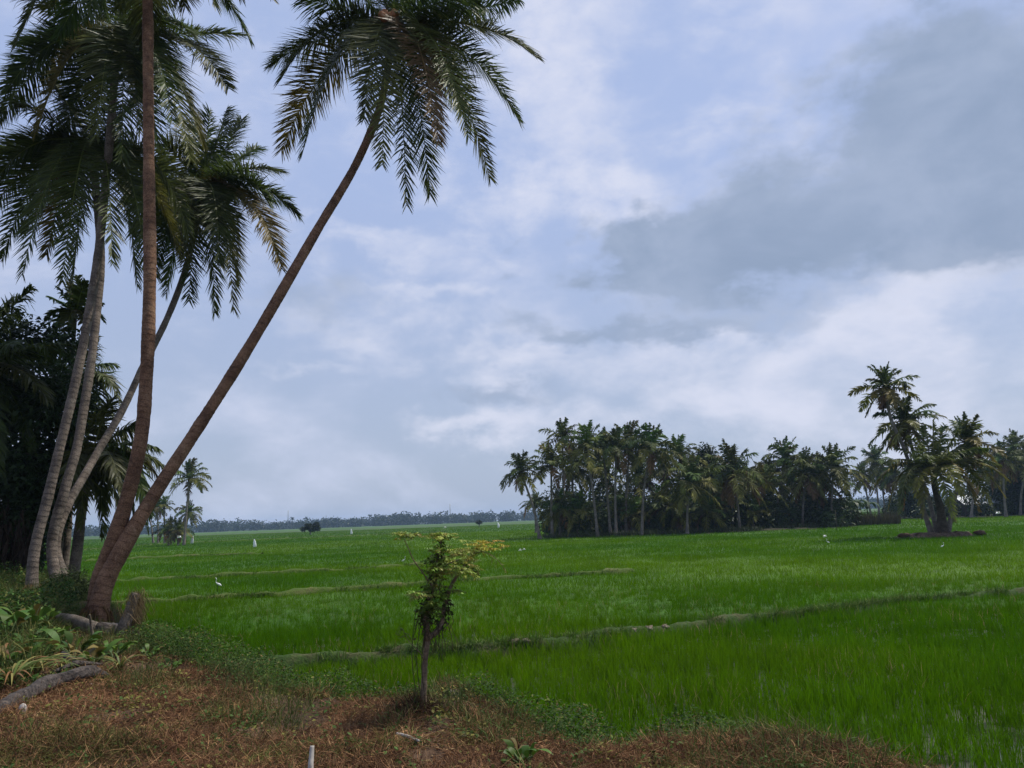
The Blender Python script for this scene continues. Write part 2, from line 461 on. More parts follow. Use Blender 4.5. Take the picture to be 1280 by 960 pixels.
# thin veil of high haze over the blue, paler low down
hz = mixc(smooth(V, .02, .5), c10(.45, .53, .71), c10(.45, .56, .86))
base = mixc(.8, sky.outputs[0], hz)
bm = smooth(BRT + (n1 - .5) * 1.9 + (n3 - .5) * .7, .0, 1.25)
gen = smooth(n2 + (n1 - .5) * .5, .45, .8)          # loose cloud everywhere
c1 = mixc(gen * .7, base, c10(.64, .69, .87))
c2 = mixc(bm * .9, c1, c10(.73, .76, .90))
dm = smooth(DARK + (n1 - .5) * .8 + (n3 - .5) * .35, .2, .85)
dcol = mixc(smooth(n1, .3, .7), c10(.28, .36, .51), c10(.36, .44, .60))
c3 = mixc(dm * .92, c2, dcol)
bg = N.new('ShaderNodeBackground'); bg.inputs[1].default_value = S; L.new(c3, bg.inputs[0])
wo = N.new('ShaderNodeOutputWorld'); L.new(bg.outputs[0], wo.inputs[0])

# ------------------------------------------------------------------ the bank the photographer stands on
_e = [onz(px, py, z) for px, py, z in ((1250, 1000, .7), (1130, 953, .75), (1040, 930, .75), (960, 914, .8), (860, 897, .88), (760, 884, .95), (690, 874, .93), (640, 871, .82), (560, 860, .8),
                                      (520, 850, .95), (480, 838, 1.08), (400, 818, 1.1), (300, 800, 1.1), (235, 787, 1.1), (190, 776, 1.1))]
_ex = [p_[0] for p_ in _e] + [-6.7, -7.6, -9.6, -11.8, -15, -22, -60, 7, 14, 40]
_ey = [p_[1] + .15 + .3 * (-1.7 < p_[0] < .4) for p_ in _e] + [13.9, 16, 18.5, 21.5, 25, 29, 34, 3.2, 0.2, -12]
_o = np.argsort(_ex); _ex = np.array(_ex)[_o]; _ey = np.array(_ey)[_o]


def edge(x): return np.interp(x, _ex, _ey)


def bank_d(x, y):
    e0 = edge(x); s = (edge(np.asarray(x) + .3) - edge(np.asarray(x) - .3)) / .6
    return (e0 + .25 * (vnoise(np.asarray(x) * 1.7, np.asarray(y) * 0 + 5) - .5) - y) / np.sqrt(1 + s * s)


def bank_h(x, y):
    x = np.asarray(x, float); y = np.asarray(y, float)
    d = bank_d(x, y)
    H = .86 + .036 * np.clip(-x - 2, 0, 12) + .14 * (fbm(x * .6, y * .6) - .5) + .08 * (fbm(x * 2.3, y * 2.3, 3) - .5)
    H = H - .25 * sstep(1.5, 4.5, x) * 0
    return np.where(d > -.3, H * (.55 * sstep(-.12, .25, d) + .45 * sstep(.0, .8, d)) - .25 * sstep(.05, -.3, d), -.25)


def ground(px, py, lo=2.0, hi=45.0):
    d = ray(px, py); t = np.arange(lo, hi, .01) / d[1]
    P = CAM + t[:, None] * d
    k = np.argmax(P[:, 2] <= np.maximum(bank_h(P[:, 0], P[:, 1]), 0))
    return P[k]


def gz(x, y): return float(bank_h(x, y))


def grid(name, xs, ys, zf, mat, colf=None):
    Xg, Yg = np.meshgrid(xs, ys); Zg = zf(Xg, Yg)
    nx, ny = len(xs), len(ys); mb = MB()
    i = np.arange(ny - 1)[:, None] * nx; j = np.arange(nx - 1)[None, :]
    Q = np.stack([i + j, i + j + 1, i + nx + j + 1, i + nx + j], -1)
    mb.add(np.stack([Xg, Yg, Zg], -1), Q, None, colf(Xg, Yg).reshape(-1, 3) if colf else (.5, .5, .5))
    return mb.obj(name, mat)


o = grid('bank_ground', np.arange(-32, 14, .11), np.arange(-6, 34, .11), bank_h, M['soil'])
tag(o, 'dry brown earth bank along the near edge of the paddy', kind='structure')
mb = MB(); mb.add([[-2500, -2500, 0], [2500, -2500, 0], [2500, 2500, 0], [-2500, 2500, 0]], [[0, 1, 2, 3]])
tag(mb.obj('paddy_ground', M['mud']), 'wet mud floor of the rice paddy', kind='structure')

# ------------------------------------------------------------------ field bunds
BUNDS = [
    ([(270, 826), (330, 819), (380, 815), (440, 812), (492, 808), (560, 804), (637, 797), (730, 791), (790, 783), (855, 775), (980, 763), (1090, 751), (1140, 745), (1240, 738), (1330, 731)], .42, .27),
    ([(100, 755), (137, 753), (190, 749), (245, 746), (290, 742), (360, 740), (430, 734), (500, 730), (600, 722), (690, 718), (790, 712)], .42, .325),
    ([(90, 730), (144, 725), (200, 722), (250, 720), (300, 717), (360, 714), (400, 712), (470, 708), (525, 704), (600, 700)], .5, .335),
    ([(60, 703), (150, 698), (240, 694), (330, 691)], .7, .35),
    ([(20, 693), (130, 685), (175, 681), (225, 678), (340, 673), (420, 670), (500, 666), (560, 664)], 1.3, .3),
]
bund_lines = []
blab = ['grassy earth bund with bare clods crossing the near paddy', 'thin grassy bund left of the small tree, nearest of two', 'thin grassy bund beyond the standing egret',
        'faint grassy bund far out at the left', 'pale raised field path near the lone distant palms']
for (pl, wd, ht), lb in zip(BUNDS, blab):
    P = np.array([onz(px, py, .3) for px, py in pl])
    Ls = np.concatenate([[0], np.cumsum(np.linalg.norm(np.diff(P[:, :2], axis=0), axis=1))])
    step = max(.12, Ls[-1] / 500); s_ = np.arange(0, Ls[-1], step)
    x = np.interp(s_, Ls, P[:, 0]); y = np.interp(s_, Ls, P[:, 1])
    x = x + .25 * (vnoise(s_ * .8, s_ * 0 + 3) - .5); y = y + .35 * (vnoise(s_ * .7, s_ * 0 + 9) - .5)
    C = np.stack([x, y], 1); T = nrm(np.gradient(C, axis=0)); Nn = np.stack([-T[:, 1], T[:, 0]], 1)
    bund_lines.append((C, wd))
    prof = np.array([-1, -.75, -.45, -.15, .15, .45, .75, 1]); hp = np.array([-.05, .45, .85, 1, 1, .85, .45, -.05])
    wv = wd * (.8 + .5 * vnoise(s_ * 1.1, s_ * 0 + 21))
    XY = C[:, None, :] + Nn[:, None, :] * (prof[None, :, None] * wv[:, None, None] * .5)
    Zz = hp[None, :] * (ht * (.75 + .5 * vnoise(s_ * 1.6, s_ * 0 + 40)))[:, None] + rng.normal(0, .012, (len(s_), 8))
    mb = MB(); n = len(s_); i = np.arange(n - 1)[:, None] * 8; j = np.arange(7)[None, :]
    mb.add(np.concatenate([XY, Zz[..., None]], -1), np.stack([i + j, i + j + 1, i + 9 + j, i + 8 + j], -1).reshape(-1, 4))
    tag(mb.obj('field_bund', M['bund' if lb == blab[0] else 'bund_far']), lb, kind='structure')


def bund_dist(x, y):
    r = np.full(len(x), 9.0)
    for C, wd in bund_lines:
        for k in range(0, len(C), 3):
            dd = np.hypot(x - C[k, 0], y - C[k, 1]) / (wd / .55)
            r = np.minimum(r, dd)
    return r


# ------------------------------------------------------------------ rice
def blades(mb, x, y, z, h, wdt, lean, K, c0, c1, g, bend=1.0):
    n = len(x); az = g.uniform(0, 2 * PI, n)
    hd = np.stack([np.cos(az), np.sin(az), 0 * az], 1)
    t = np.linspace(0, 1, K)[None, :, None]
    P = np.stack([x, y, z], 1)[:, None, :] + UP * (h[:, None, None] * (t - .22 * bend * (lean[:, None, None] / .4) * t ** 3)) + hd[:, None, :] * (h * lean)[:, None, None] * (t * .35 + bend * t ** 2)
    sa_ = g.uniform(0, PI, n); S_ = np.stack([np.cos(sa_), np.sin(sa_), 0 * sa_], 1)
    prof = np.array({3: [1, .8, .1], 4: [.8, 1, .7, .08]}[K])
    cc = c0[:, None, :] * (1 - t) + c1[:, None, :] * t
    mb.ribbons(P, S_, wdt[:, None] * prof[None, :], cc)


def rice_tint(x, y, g):
    n = len(x)
    a = fbm(x * .12, y * .12, 3)[:, None]; b_ = fbm(x * .03 + 7, y * .05, 3)[:, None]
    k = np.clip((a - .35) * 2.2 + (b_ - .5) * 2.0, 0, 1)
    c = np.array([.05, .15, .0015]) * (1 - k) + np.array([.09, .195, .003]) * k
    return c * g.uniform(.72, 1.28, (n, 1)) + g.uniform(0, .012, (n, 1)) * np.array([1, .6, 0])


mb = MB(); g = np.random.default_rng(5)
for (y0, y1, dens, w0, K) in ((3, 9, 900, .0062, 4), (9, 14, 800, .0078, 4), (14, 24, 480, .011, 3), (24, 42, 160, .02, 3), (42, 75, 52, .035, 3), (75, 150, 12, .07, 3), (150, 330, 2.4, .16, 3)):
    hw = .78 * y1 + 2; A = 2 * hw * (y1 - y0); n = int(A * dens / (9 if dens > 300 else 1))
    x = g.uniform(-hw, hw, n); y = g.uniform(y0, y1, n)
    if dens > 300:                                     # near plants stand in hills of several tillers
        keep = (np.abs(x) < .78 * y + 2) & (y > edge(x) + .1)
        x, y = x[keep], y[keep]
        gap = fbm(x * 2.6 + 3, y * .7, 3) + .045 * sstep(1.5, 6, x) * sstep(14, 8, y)
        keep = (gap < .70 + .1 * g.random(len(x))) | (y > 12.5); x, y = x[keep], y[keep]
        x = np.repeat(x, 9); y = np.repeat(y, 9)
        x = x + g.normal(0, .035, len(x)); y = y + g.normal(0, .035, len(x))
    keep = (np.abs(x) < .78 * y + 2) & (y > edge(x) + .1)
    x, y = x[keep], y[keep]
    if y0 < 75:
        keep = bund_dist(x, y) > .21; x, y = x[keep], y[keep]
    n = len(x)
    h = g.normal(.285, .04, n) * (1 + .5 * (fbm(x * .3, y * .3, 2) - .5)); lean = np.abs(g.normal(.22, .13, n))
    c = rice_tint(x, y, g)
    if y1 <= 24:
        fl = g.random(n) < .035 * sstep(.35, .6, fbm(x * .8 + 60, y * .5, 2)); c = np.where(fl[:, None], np.array([.3, .24, .11]) * g.uniform(.6, 1.2, (n, 1)), c)
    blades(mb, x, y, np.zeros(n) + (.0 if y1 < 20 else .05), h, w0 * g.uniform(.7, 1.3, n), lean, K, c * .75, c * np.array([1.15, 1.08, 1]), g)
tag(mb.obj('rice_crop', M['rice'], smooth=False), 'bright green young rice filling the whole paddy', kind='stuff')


def can_z(x, y):
    ok = (y > edge(x) + 3) & (y > 17)
    return np.where(ok, .17 + .1 * (fbm(x * .5, y * .5, 3) - .5), -.2)


def can_c(x, y):
    c = rice_tint(x.ravel(), y.ravel(), np.random.default_rng(8)) * .55  # tint darkened to stand for self-shadowing between the rice blades
    b_ = fbm(x.ravel() * .006, y.ravel() * .02 + 40, 3)[:, None]
    far = sstep(130, 260, y.ravel())[:, None] * sstep(.35, .62, b_)
    return c * (1 - far * .8) + np.array([.05, .075, .02]) * far * .8


ys = np.concatenate([np.arange(17, 40, .8), 40 * 1.025 ** np.arange(0, 145)])
mb = MB(); us = np.linspace(-1.15, 1.15, 260)
Yg = np.repeat(ys[:, None], 260, 1); Xg = us[None, :] * ys[:, None]; Zg = can_z(Xg, Yg); nx = 260
i = np.arange(len(ys) - 1)[:, None] * nx; j = np.arange(nx - 1)[None, :]
mb.add(np.stack([Xg, Yg, Zg], -1), np.stack([i + j, i + j + 1, i + nx + j + 1, i + nx + j], -1).reshape(-1, 4), None, can_c(Xg, Yg))
tag(mb.obj('rice_field', M['canopy']), 'level sheet of green rice reaching to the far trees', kind='structure')

# grass on the bunds
mb = MB(); g = np.random.default_rng(6)
for (C, wd) in bund_lines:
    ln = np.linalg.norm(np.diff(C, axis=0), axis=1).sum(); dist = C[:, 1].mean()
    n = int(min(60000, ln * 700 * (14 / max(dist, 14))))
    k = g.integers(0, len(C) - 1, n); f = g.random((n, 1))
    p_ = C[k] * (1 - f) + C[k + 1] * f + g.normal(0, .2 * wd, (n, 2))
    bare = fbm(p_[:, 0] * .9, p_[:, 1] * .9, 2); kk = bare < .6; p_ = p_[kk]; n = len(p_)
    c = np.where(g.random((n, 1)) < .55, np.array([.05, .11, .014]), np.array([.12, .16, .035])) * g.uniform(.6, 1.3, (n, 1))
    blades(mb, p_[:, 0], p_[:, 1], np.full(n, .19), g.uniform(.08, .26, n), g.uniform(.7, 1.3, n) * max(.008, dist * .0009), np.abs(g.normal(.5, .3, n)), 3, c, c, g)
tag(mb.obj('bund_grass', M['weed'], smooth=False), 'short pale grass growing along the field bunds', kind='stuff')

# ------------------------------------------------------------------ palms
GREEN = np.array([.062, .082, .016]); OLIVE = np.array([.125, .122, .024]); YELLOW = np.array([.14, .115, .025]); BROWN = np.array([.17, .095, .04])


def frond(mb, P0, P1, P2, nl, Lmax, wl, hang, col, g, K=4, rr=.03, midc=None):
    tt = np.linspace(0, 1, 15)[:, None]
    bez = lambda t: (1 - t) ** 2 * P0 + 2 * t * (1 - t) * P1 + t ** 2 * P2
    mid = np.clip(col * 1.7 + np.array([.03, .028, .008]), 0, .4)
    if midc is not None: mid = np.array(midc)
    mb.tube(bez(tt), rr * (1 - .86 * tt[:, 0]), 5, mid, cap=False)
    twist = g.normal(0, .55)
    for sgn in (-1, 1):
        t = np.linspace(.13, 1, nl) + g.normal(0, .6 / nl, nl); t = np.clip(t, .1, 1)[:, None]
        C = bez(t); T = nrm(2 * (1 - t) * (P1 - P0) + 2 * t * (P2 - P1))
        Nn = UP - (T @ UP)[:, None] * T
        bad = np.linalg.norm(Nn, axis=1) < .25
        out_ = nrm((P2 - P0) * np.array([1, 1, 0]) + 1e-3)
        Nn[bad] = (out_ - (T @ out_)[:, None] * T)[bad]; Nn = nrm(Nn)
        B0 = np.cross(T, Nn); tw = twist * t ** 1.5; Nn = Nn * np.cos(tw) + B0 * np.sin(tw); B = np.cross(T, Nn) * sgn
        a = np.radians(74 - 44 * t ** 1.8 + g.normal(0, 7, t.shape))
        d = nrm(T * np.cos(a) + B * np.sin(a) + Nn * (.22 + g.normal(0, .07, t.shape)))
        tv = t[:, 0]
        Ln = Lmax * np.where(tv < .4, .55 + .45 * tv / .4, 1 - .68 * ((tv - .4) / .6) ** 2) * g.uniform(.74, 1.14, nl)
        miss = g.random(nl) < .03; Ln[miss] *= .35
        pts = [C]; cur = C
        hh = hang * g.uniform(.35, 1.7, (nl, 1)) * (1 + 2.5 * (g.random((nl, 1)) < .06))
        for k in range(1, K):
            u = k / (K - 1)
            dk = nrm(d - UP * hh * u ** 1.3)
            cur = cur + dk * (Ln / (K - 1))[:, None]; pts.append(cur)
        P = np.stack(pts, 1)
        W = nrm(T - (T * d).sum(1, keepdims=True) * d + Nn * g.normal(0, .35, (nl, 1)))
        prof = {2: [1, .25], 3: [.9, .9, .1], 4: [.75, 1, .75, .08]}[K]
        cc = col * g.uniform(.7, 1.3, (nl, 1))
        mb.ribbons(P, W, wl * np.array(prof)[None, :] * g.uniform(.8, 1.15, (nl, 1)), cc)


def trunk_path(px_pts, ys_, n):
    """spine through photo points at given distances, resampled"""
    P = np.array([at(px, py, y) for (px, py), y in zip(px_pts, ys_)])
    return spline(P, n)


def spline(P, n):
    P = np.asarray(P, float); m = len(P)
    Ls = np.concatenate([[0], np.cumsum(np.linalg.norm(np.diff(P, axis=0), axis=1))])
    tg = np.gradient(P, Ls, axis=0)
    s_ = np.linspace(0, Ls[-1], n); k = np.clip(np.searchsorted(Ls, s_, side='right') - 1, 0, m - 2)
    h = (Ls[k + 1] - Ls[k])[:, None]; u = ((s_ - Ls[k]) / h[:, 0])[:, None]
    return (2 * u ** 3 - 3 * u ** 2 + 1) * P[k] + (u ** 3 - 2 * u ** 2 + u) * h * tg[k] + (-2 * u ** 3 + 3 * u ** 2) * P[k + 1] + (u ** 3 - u ** 2) * h * tg[k + 1]


def near_trunk(path_pts, r0, r1, flare, parent, mat, step=.035):
    ln = np.linalg.norm(np.diff(path_pts, axis=0), axis=1).sum(); n = int(ln / step)
    P = spline(path_pts, n); s_ = np.linspace(0, ln, n); t = s_ / ln
    r = r0 + (r1 - r0) * t ** .8 + flare * np.exp(-s_ / .9)
    ringf = (s_ + .05 * vnoise(s_ * 3, s_ * 0)) * 8.0 % 1.0
    r = r * (1 + .03 * (ringf - .5)) * (1 + .13 * (vnoise(s_ * 1.3, s_ * 0 + r0 * 50) - .5) + .07 * (vnoise(s_ * 4.3, s_ * 0 + r0 * 90) - .5))
    mb = MB(); mb.tube(P, r, 16, jit=.012)
    return mb.obj('trunk', mat, parent)


def near_palm(label, base_pts, r0, r1, flare, mat, crown, y_c, fronds, nl=85, Lmax=.8, wl=.05, coco=0, group=None, seed=1, hang=.9, auto=0, autoL=3.2, da=0.0, rr=.035, mid=None, cm=1.0):
    g = np.random.default_rng(seed)
    P = np.array(base_pts); root = thing('coconut_palm', label, 'palm tree', P[0], group)
    near_trunk(P, r0, r1, flare, root, mat)
    c = P[-1]; D = nrm(P[-1] - P[-2])
    def put(P0, P1, P2, col, hg):
        mb = MB(); L_ = np.linalg.norm(P2 - P1) + np.linalg.norm(P1 - P0)
        frond(mb, P0, P1, P2, int(nl * np.clip(L_ / 3.2, .6, 1.3)), Lmax, wl, hg, col, g, 4, rr, mid)
        mb.obj('frond', M['frond'], root, smooth=False)
    for f in fronds:
        px, py, dy, arch = f[:4]; arch = arch + (da if py > -20 else 0); kind = f[4] if len(f) > 4 else 'g'
        tip = at(px, py, y_c + dy); v = tip - c; hv = v * np.array([1, 1, 0]); hl = np.linalg.norm(hv)
        ctrl = c + hv * .62 + UP * (arch + max(v[2], 0) * .75)
        if v[2] > 0: ctrl = c + v * .5 + UP * arch
        col = {'g': GREEN, 'o': OLIVE, 'y': YELLOW, 'b': BROWN}[kind] * g.uniform(.85, 1.15, 3) * cm
        put(c + g.normal(0, .05, 3), ctrl, tip, col, hang * (.38 if v[2] < -.8 else .65))
    for k in range(auto):
        a = k * 2.39996 + seed; el = np.radians(78 - 110 * (k + .5) / auto)
        hd = np.array([math.cos(a), math.sin(a), 0]); d = hd * math.cos(el) + UP * math.sin(el)
        tip = c + d * autoL * .85 - UP * autoL * (.12 + .32 * max(0, math.cos(el)))
        put(c + g.normal(0, .05, 3), c + d * autoL * .55 + UP * .1, tip, GREEN * g.uniform(.8, 1.2, 3), hang)
    # sheath stubs wrapped round the head of the trunk
    mb = MB()
    for k in range(16):
        a = g.uniform(0, 2 * PI); d = nrm(np.array([math.cos(a), math.sin(a), g.uniform(.1, 1.1)]))
        q = c - D * g.uniform(.05, .5) + d * r1 * .4
        mb.tube(np.stack([q, q + d * .25, q + d * g.uniform(.4, .6) + UP * .05]), [.07, .05, .015], 5, BROWN * .5)
    mb.obj('leaf_sheath', M['dry'], root)
    mb = MB(); b0 = P[0] + UP * .15
    for k in range(46):
        a = g.uniform(0, 2 * PI); d = np.array([math.cos(a), math.sin(a), 0]); e_ = r0 + flare
        q = b0 + d * e_ * .8 + UP * g.uniform(.02, .3); mb.tube(np.stack([q, q + d * g.uniform(.03, .1) - UP * .12, q + d * g.uniform(.06, .22) - UP * .42]), [.022, .017, .008], 5, BROWN * g.uniform(.25, .6))
    mb.obj('root_mass', M['dry'], root)
    if coco:
        for k in range(coco):
            a = g.uniform(0, 2 * PI)
            q = c + np.array([math.cos(a) * .19, -.62 + .14 * math.sin(a), .06 - .34 * g.random()])
            mb = MB(); mb.blob(q, (.1, .1, .125), (.4, .2, .05), 12, 8, .03, g); mb.obj('coconut', M['coconut'], root)
        mb = MB()
        for k in range(3):
            mb.tube(np.stack([c, c + np.array([.1 * (k - 1), -.4, .2]), c + np.array([.12 * (k - 1), -.62, -.1])]), [.02, .018, .01], 5, OLIVE)
        mb.obj('fruit_stalk', M['dry'], root)
    return root


gA = ground(118, 780); yA = gA[1]
gB = ground(40, 748); yB = gB[1]
k1 = 17.5
near_palm('reddish coconut palm leaning far right over the paddy, with orange coconuts', [gA - UP * .15] + [at(px, py, y) for px, py, y in
          ((133, 725, yA + .15), (151, 690, yA + .3), (177, 644, yA + .55), (200, 607, yA + .75), (231, 560, yA + 1.05), (300, 452, yA + 1.8), (395, 290, k1 - 1.6), (450, 195, k1 - .7), (476, 130, k1 - .2), (491, 36, k1))],
          .125, .09, .075, M['bark_red'], None, k1,
          [(338, 82, .5, .85), (352, 98, -1.4, .9), (352, 188, .9, .7, 'o'), (378, 192, -.9, .8), (455, 150, -1.9, .5), (508, 256, -1.2, .7), (538, 244, 1.0, .7), (478, 205, -2.0, .6, 'o'),
           (612, 222, .4, .75, 'o'), (585, 170, -1.6, .6, 'o'), (548, 178, -1.9, .5, 'b'), (648, 150, .6, .8), (668, 70, -.6, .8), (575, 130, 2.2, .6),
           (400, -50, 1, .5), (440, -110, .6, .3), (500, -150, -.7, .2), (560, -120, 1.2, .3), (612, -40, -.7, .4), (600, 4, -1.9, .7), (650, 0, 1.5, .6), (372, -8, -1.2, .6), (540, -60, 2, .3)],
          150, 1.0, .03, 9, seed=21, da=-.55)
k2 = yA + 2.0
near_palm('red-brown coconut palm rising straight, its crown out of the picture', [gA + np.array([-.12, .3, -.15])] + [at(px, py, y) for px, py, y in
          ((124, 728, yA + .35), (143, 675, yA + .4), (157, 630, yA + .45), (168, 588, yA + .5), (175, 555, yA + .55), (183, 469, yA + .75), (187, 360, yA + 1.0), (186, 200, yA + 1.4), (185, 60, yA + 1.7), (184, -90, k2))],
          .125, .105, .06, M['bark_red'], None, k2,
          [(338, -4, .4, .9), (300, -8, 1.2, .9), (268, 6, -1.0, .8, 'o'), (232, 8, 1.0, .7), (20, 55, -.6, .9), (60, 10, 1.2, .9), (110, 20, -1.6, .7), (150, 10, 1.8, .6)],
          125, .9, .031, 0, seed=22, da=-.3, auto=14, autoL=2.8)
k3 = yB + 2.4
near_palm('grey coconut palm at far left of the cluster, full crown overhead', [gB - UP * .15] + [at(px, py, y) for px, py, y in
          ((42, 696, yB + .2), (60, 621, yB + .5), (79, 542, yB + .75), (94, 479, yB + 1.0), (109, 404, yB + 1.3), (121, 330, yB + 1.6), (132, 230, yB + 2.0), (140, 140, yB + 2.2), (146, 52, k3))],
          .103, .098, .045, M['bark_grey'], None, k3,
          [(303, 44, .5, .75), (285, 110, -.6, .9), (252, 178, .8, .8, 'o'), (238, 200, -1.4, .7, 'o'), (205, 235, 1.4, .5), (0, 148, .4, .9), (8, 115, -1.0, .9), (22, 55, .8, .7), (45, 165, -1.4, .8, 'o'),
           (78, 170, 1.5, .7), (120, 172, -2.0, .6, 'o'), (152, 200, -2.2, .5), (175, 165, -1.7, .7, 'o'), (215, 150, -1.8, .7), (60, -50, .8, .4), (100, -110, -.6, .3), (150, -130, .8, .2),
           (205, -100, -.6, .3), (262, -40, .8, .5), (20, -10, -1.4, .6), (235, 40, -2, .7), (120, 90, 2.2, .6), (190, 110, 2, .6)],
          140, 1.0, .034, 0, seed=23, da=-.4)
k4 = yB + 3.2
near_palm('grey coconut palm second from left, its crown low behind the others', [gB + np.array([.35, .45, -.15])] + [at(px, py, y) for px, py, y in
          ((65, 680, yB + .7), (81, 612, yB + .9), (96, 560, yB + 1.2), (105, 509, yB + 1.5), (114, 452, yB + 1.8), (121, 389, yB + 2.2), (126, 335, yB + 2.5), (122, 260, yB + 2.9), (114, 182, k4))],
          .106, .096, .04, M['bark_grey'], None, k4,
          [(-8, 192, .6, .8), (-10, 232, -1, .8), (2, 325, .5, .9), (28, 342, -1.2, .8), (58, 318, 1.4, .6, 'o'), (78, 352, -1.6, .7), (90, 362, .8, .6), (140, 330, -2, .6), (172, 358, .6, .7), (182, 330, -1.4, .7), (222, 315, .6, .8, 'o'),
           (235, 290, -1.0, .8), (205, 240, 1.4, .7), (-20, 280, .9, .8), (60, 90, .5, .3), (130, 60, -.5, .3), (190, 110, .8, .4), (20, 130, -.8, .5), (30, 290, 1.8, .7), (195, 345, 1.5, .7)],
          140, .98, .034, 0, seed=24, da=-.3)
k5 = yB + 6.5
near_palm('grey coconut palm leaning right in the middle of the cluster', [gB + np.array([.45, .8, -.15])] + [at(px, py, y) for px, py, y in
          ((70, 680, yB + 1.0), (84, 633, yB + 1.4), (104, 597, yB + 1.9), (125, 560, yB + 2.5), (150, 518, yB + 3.1), (178, 460, yB + 3.9), (208, 400, yB + 4.7), (226, 355, yB + 5.3), (240, 305, yB + 6), (252, 240, k5))],
          .098, .082, .035, M['bark_grey'], None, k5,
          [(284, 136, .4, .25), (262, 140, -.6, .2), (302, 150, 1, .3), (350, 214, -.5, 1.0), (372, 268, .6, 1.0), (352, 335, -1, .8, 'y'), (345, 318, .8, .8, 'o'), (292, 386, -1.4, .7, 'o'), (268, 390, .8, .7), (296, 350, 1.6, .7, 'o'),
           (236, 376, -1.6, .6), (208, 366, .5, .7), (196, 330, -1.2, .8), (176, 290, .8, .9), (170, 250, -.8, .9), (186, 208, .8, .8), (205, 180, -1, .5), (232, 150, 1, .3), (322, 185, 1.4, .6), (335, 250, -2, .8), (230, 330, -2.6, .6), (275, 330, -2.6, .6), (215, 300, 2, .8)],
          140, 1.05, .036, 0, seed=25, da=-.2)

# palms and trees behind the cluster at the far left
yP = yB + 5


def back_palm(name, label, cat, crown, basept, y, fronds, r=.13, seed=1, nl=70, Lmax=.8, wl=.055, hang=.9, cmul=1.0, mat='bark_grey'):
    g = np.random.default_rng(seed); c = at(*crown, y); b_ = at(*basept, y); b_[2] = max(gz(b_[0], b_[1]), 0) - .1
    root = thing(name, label, cat, b_)
    near_trunk(np.array([b_, b_ * .66 + c * .34 + [.05, 0, 0], b_ * .33 + c * .67, c]), r * 1.2, r, .06, root, M[mat], .06)
    for f in fronds:
        px, py, dy, arch = f[:4]
        tip = at(px, py, y + dy); v = tip - c; hv = v * np.array([1, 1, 0])
        ctrl = c + hv * .6 + UP * arch if v[2] < 0 else c + v * .5 + UP * arch
        mb = MB(); frond(mb, c, ctrl, tip, nl, Lmax, wl, hang, GREEN * cmul * g.uniform(.8, 1.2, 3), g, 4, .03)
        mb.obj('frond', M['frond'], root, smooth=False)


back_palm('coconut_palm', 'low spreading palm drooping over the paddy edge behind the grey trunks', 'palm tree', (112, 575), (84, 735), yP + 1,
          [(200, 602, .4, .8), (196, 560, -.6, .6), (206, 585, 1.2, .7), (188, 642, -.8, .9), (168, 648, .8, .9), (150, 662, -1.2, .8), (128, 668, .6, .8), (100, 655, -1, .8), (60, 640, .5, .9), (40, 610, -.6, .9),
           (175, 530, .6, .4), (140, 500, -.5, .3), (100, 490, .5, .2), (60, 520, -.6, .4), (178, 615, 1.8, .8), (150, 615, -2, .8), (80, 630, -2, .8), (130, 640, 1.8, .7), (184, 660, .2, 1.0)], .13, 31, 75, .8, .06, 1.4, .85)
back_palm('coconut_palm', 'young palm behind the second grey trunk, fronds fanned right', 'palm tree', (98, 478), (74, 735), yP + 2.5,
          [(143, 456, .4, .5), (150, 505, -.5, .8), (142, 530, .6, .8), (128, 545, -.8, .7), (105, 560, 1, .6), (50, 500, .5, .7), (55, 450, -.5, .4), (80, 425, .6, .2), (118, 420, -.4, .2), (138, 480, 1.5, .6), (60, 540, -1, .8)], .12, 32, 60, .7, .05, 1.1, .9)
back_palm('coconut_palm', 'dark palm at the left border, one long frond arching right', 'palm tree', (-60, 470), (-30, 740), yP - 1,
          [(38, 362, .3, .2), (15, 375, 1, .3), (104, 432, -.3, .6), (60, 500, -.8, .8), (40, 560, .8, .9), (0, 590, -1, .8), (-90, 380, .5, .2), (-150, 450, .4, .6), (-40, 350, -.8, .1), (70, 460, 1.6, .6), (20, 430, -1.6, .5)], .15, 33, 90, .9, .055, 1.0, .7)
back_palm('areca_palm', 'slim areca palm with a small stiff crown above the dark trees', 'palm tree', (94, 392), (70, 735), yP + 1.5,
          [(62, 372, .3, .15), (58, 398, -.3, .25), (68, 418, .4, .25), (80, 432, -.5, .25), (128, 380, .3, .2), (130, 402, -.3, .25), (122, 424, .3, .25), (88, 352, .2, .1), (106, 352, -.3, .1), (98, 345, .3, .05), (72, 360, -.4, .15), (108, 430, -.6, .3)], .06, 34, 34, .38, .07, .5, 1.0)


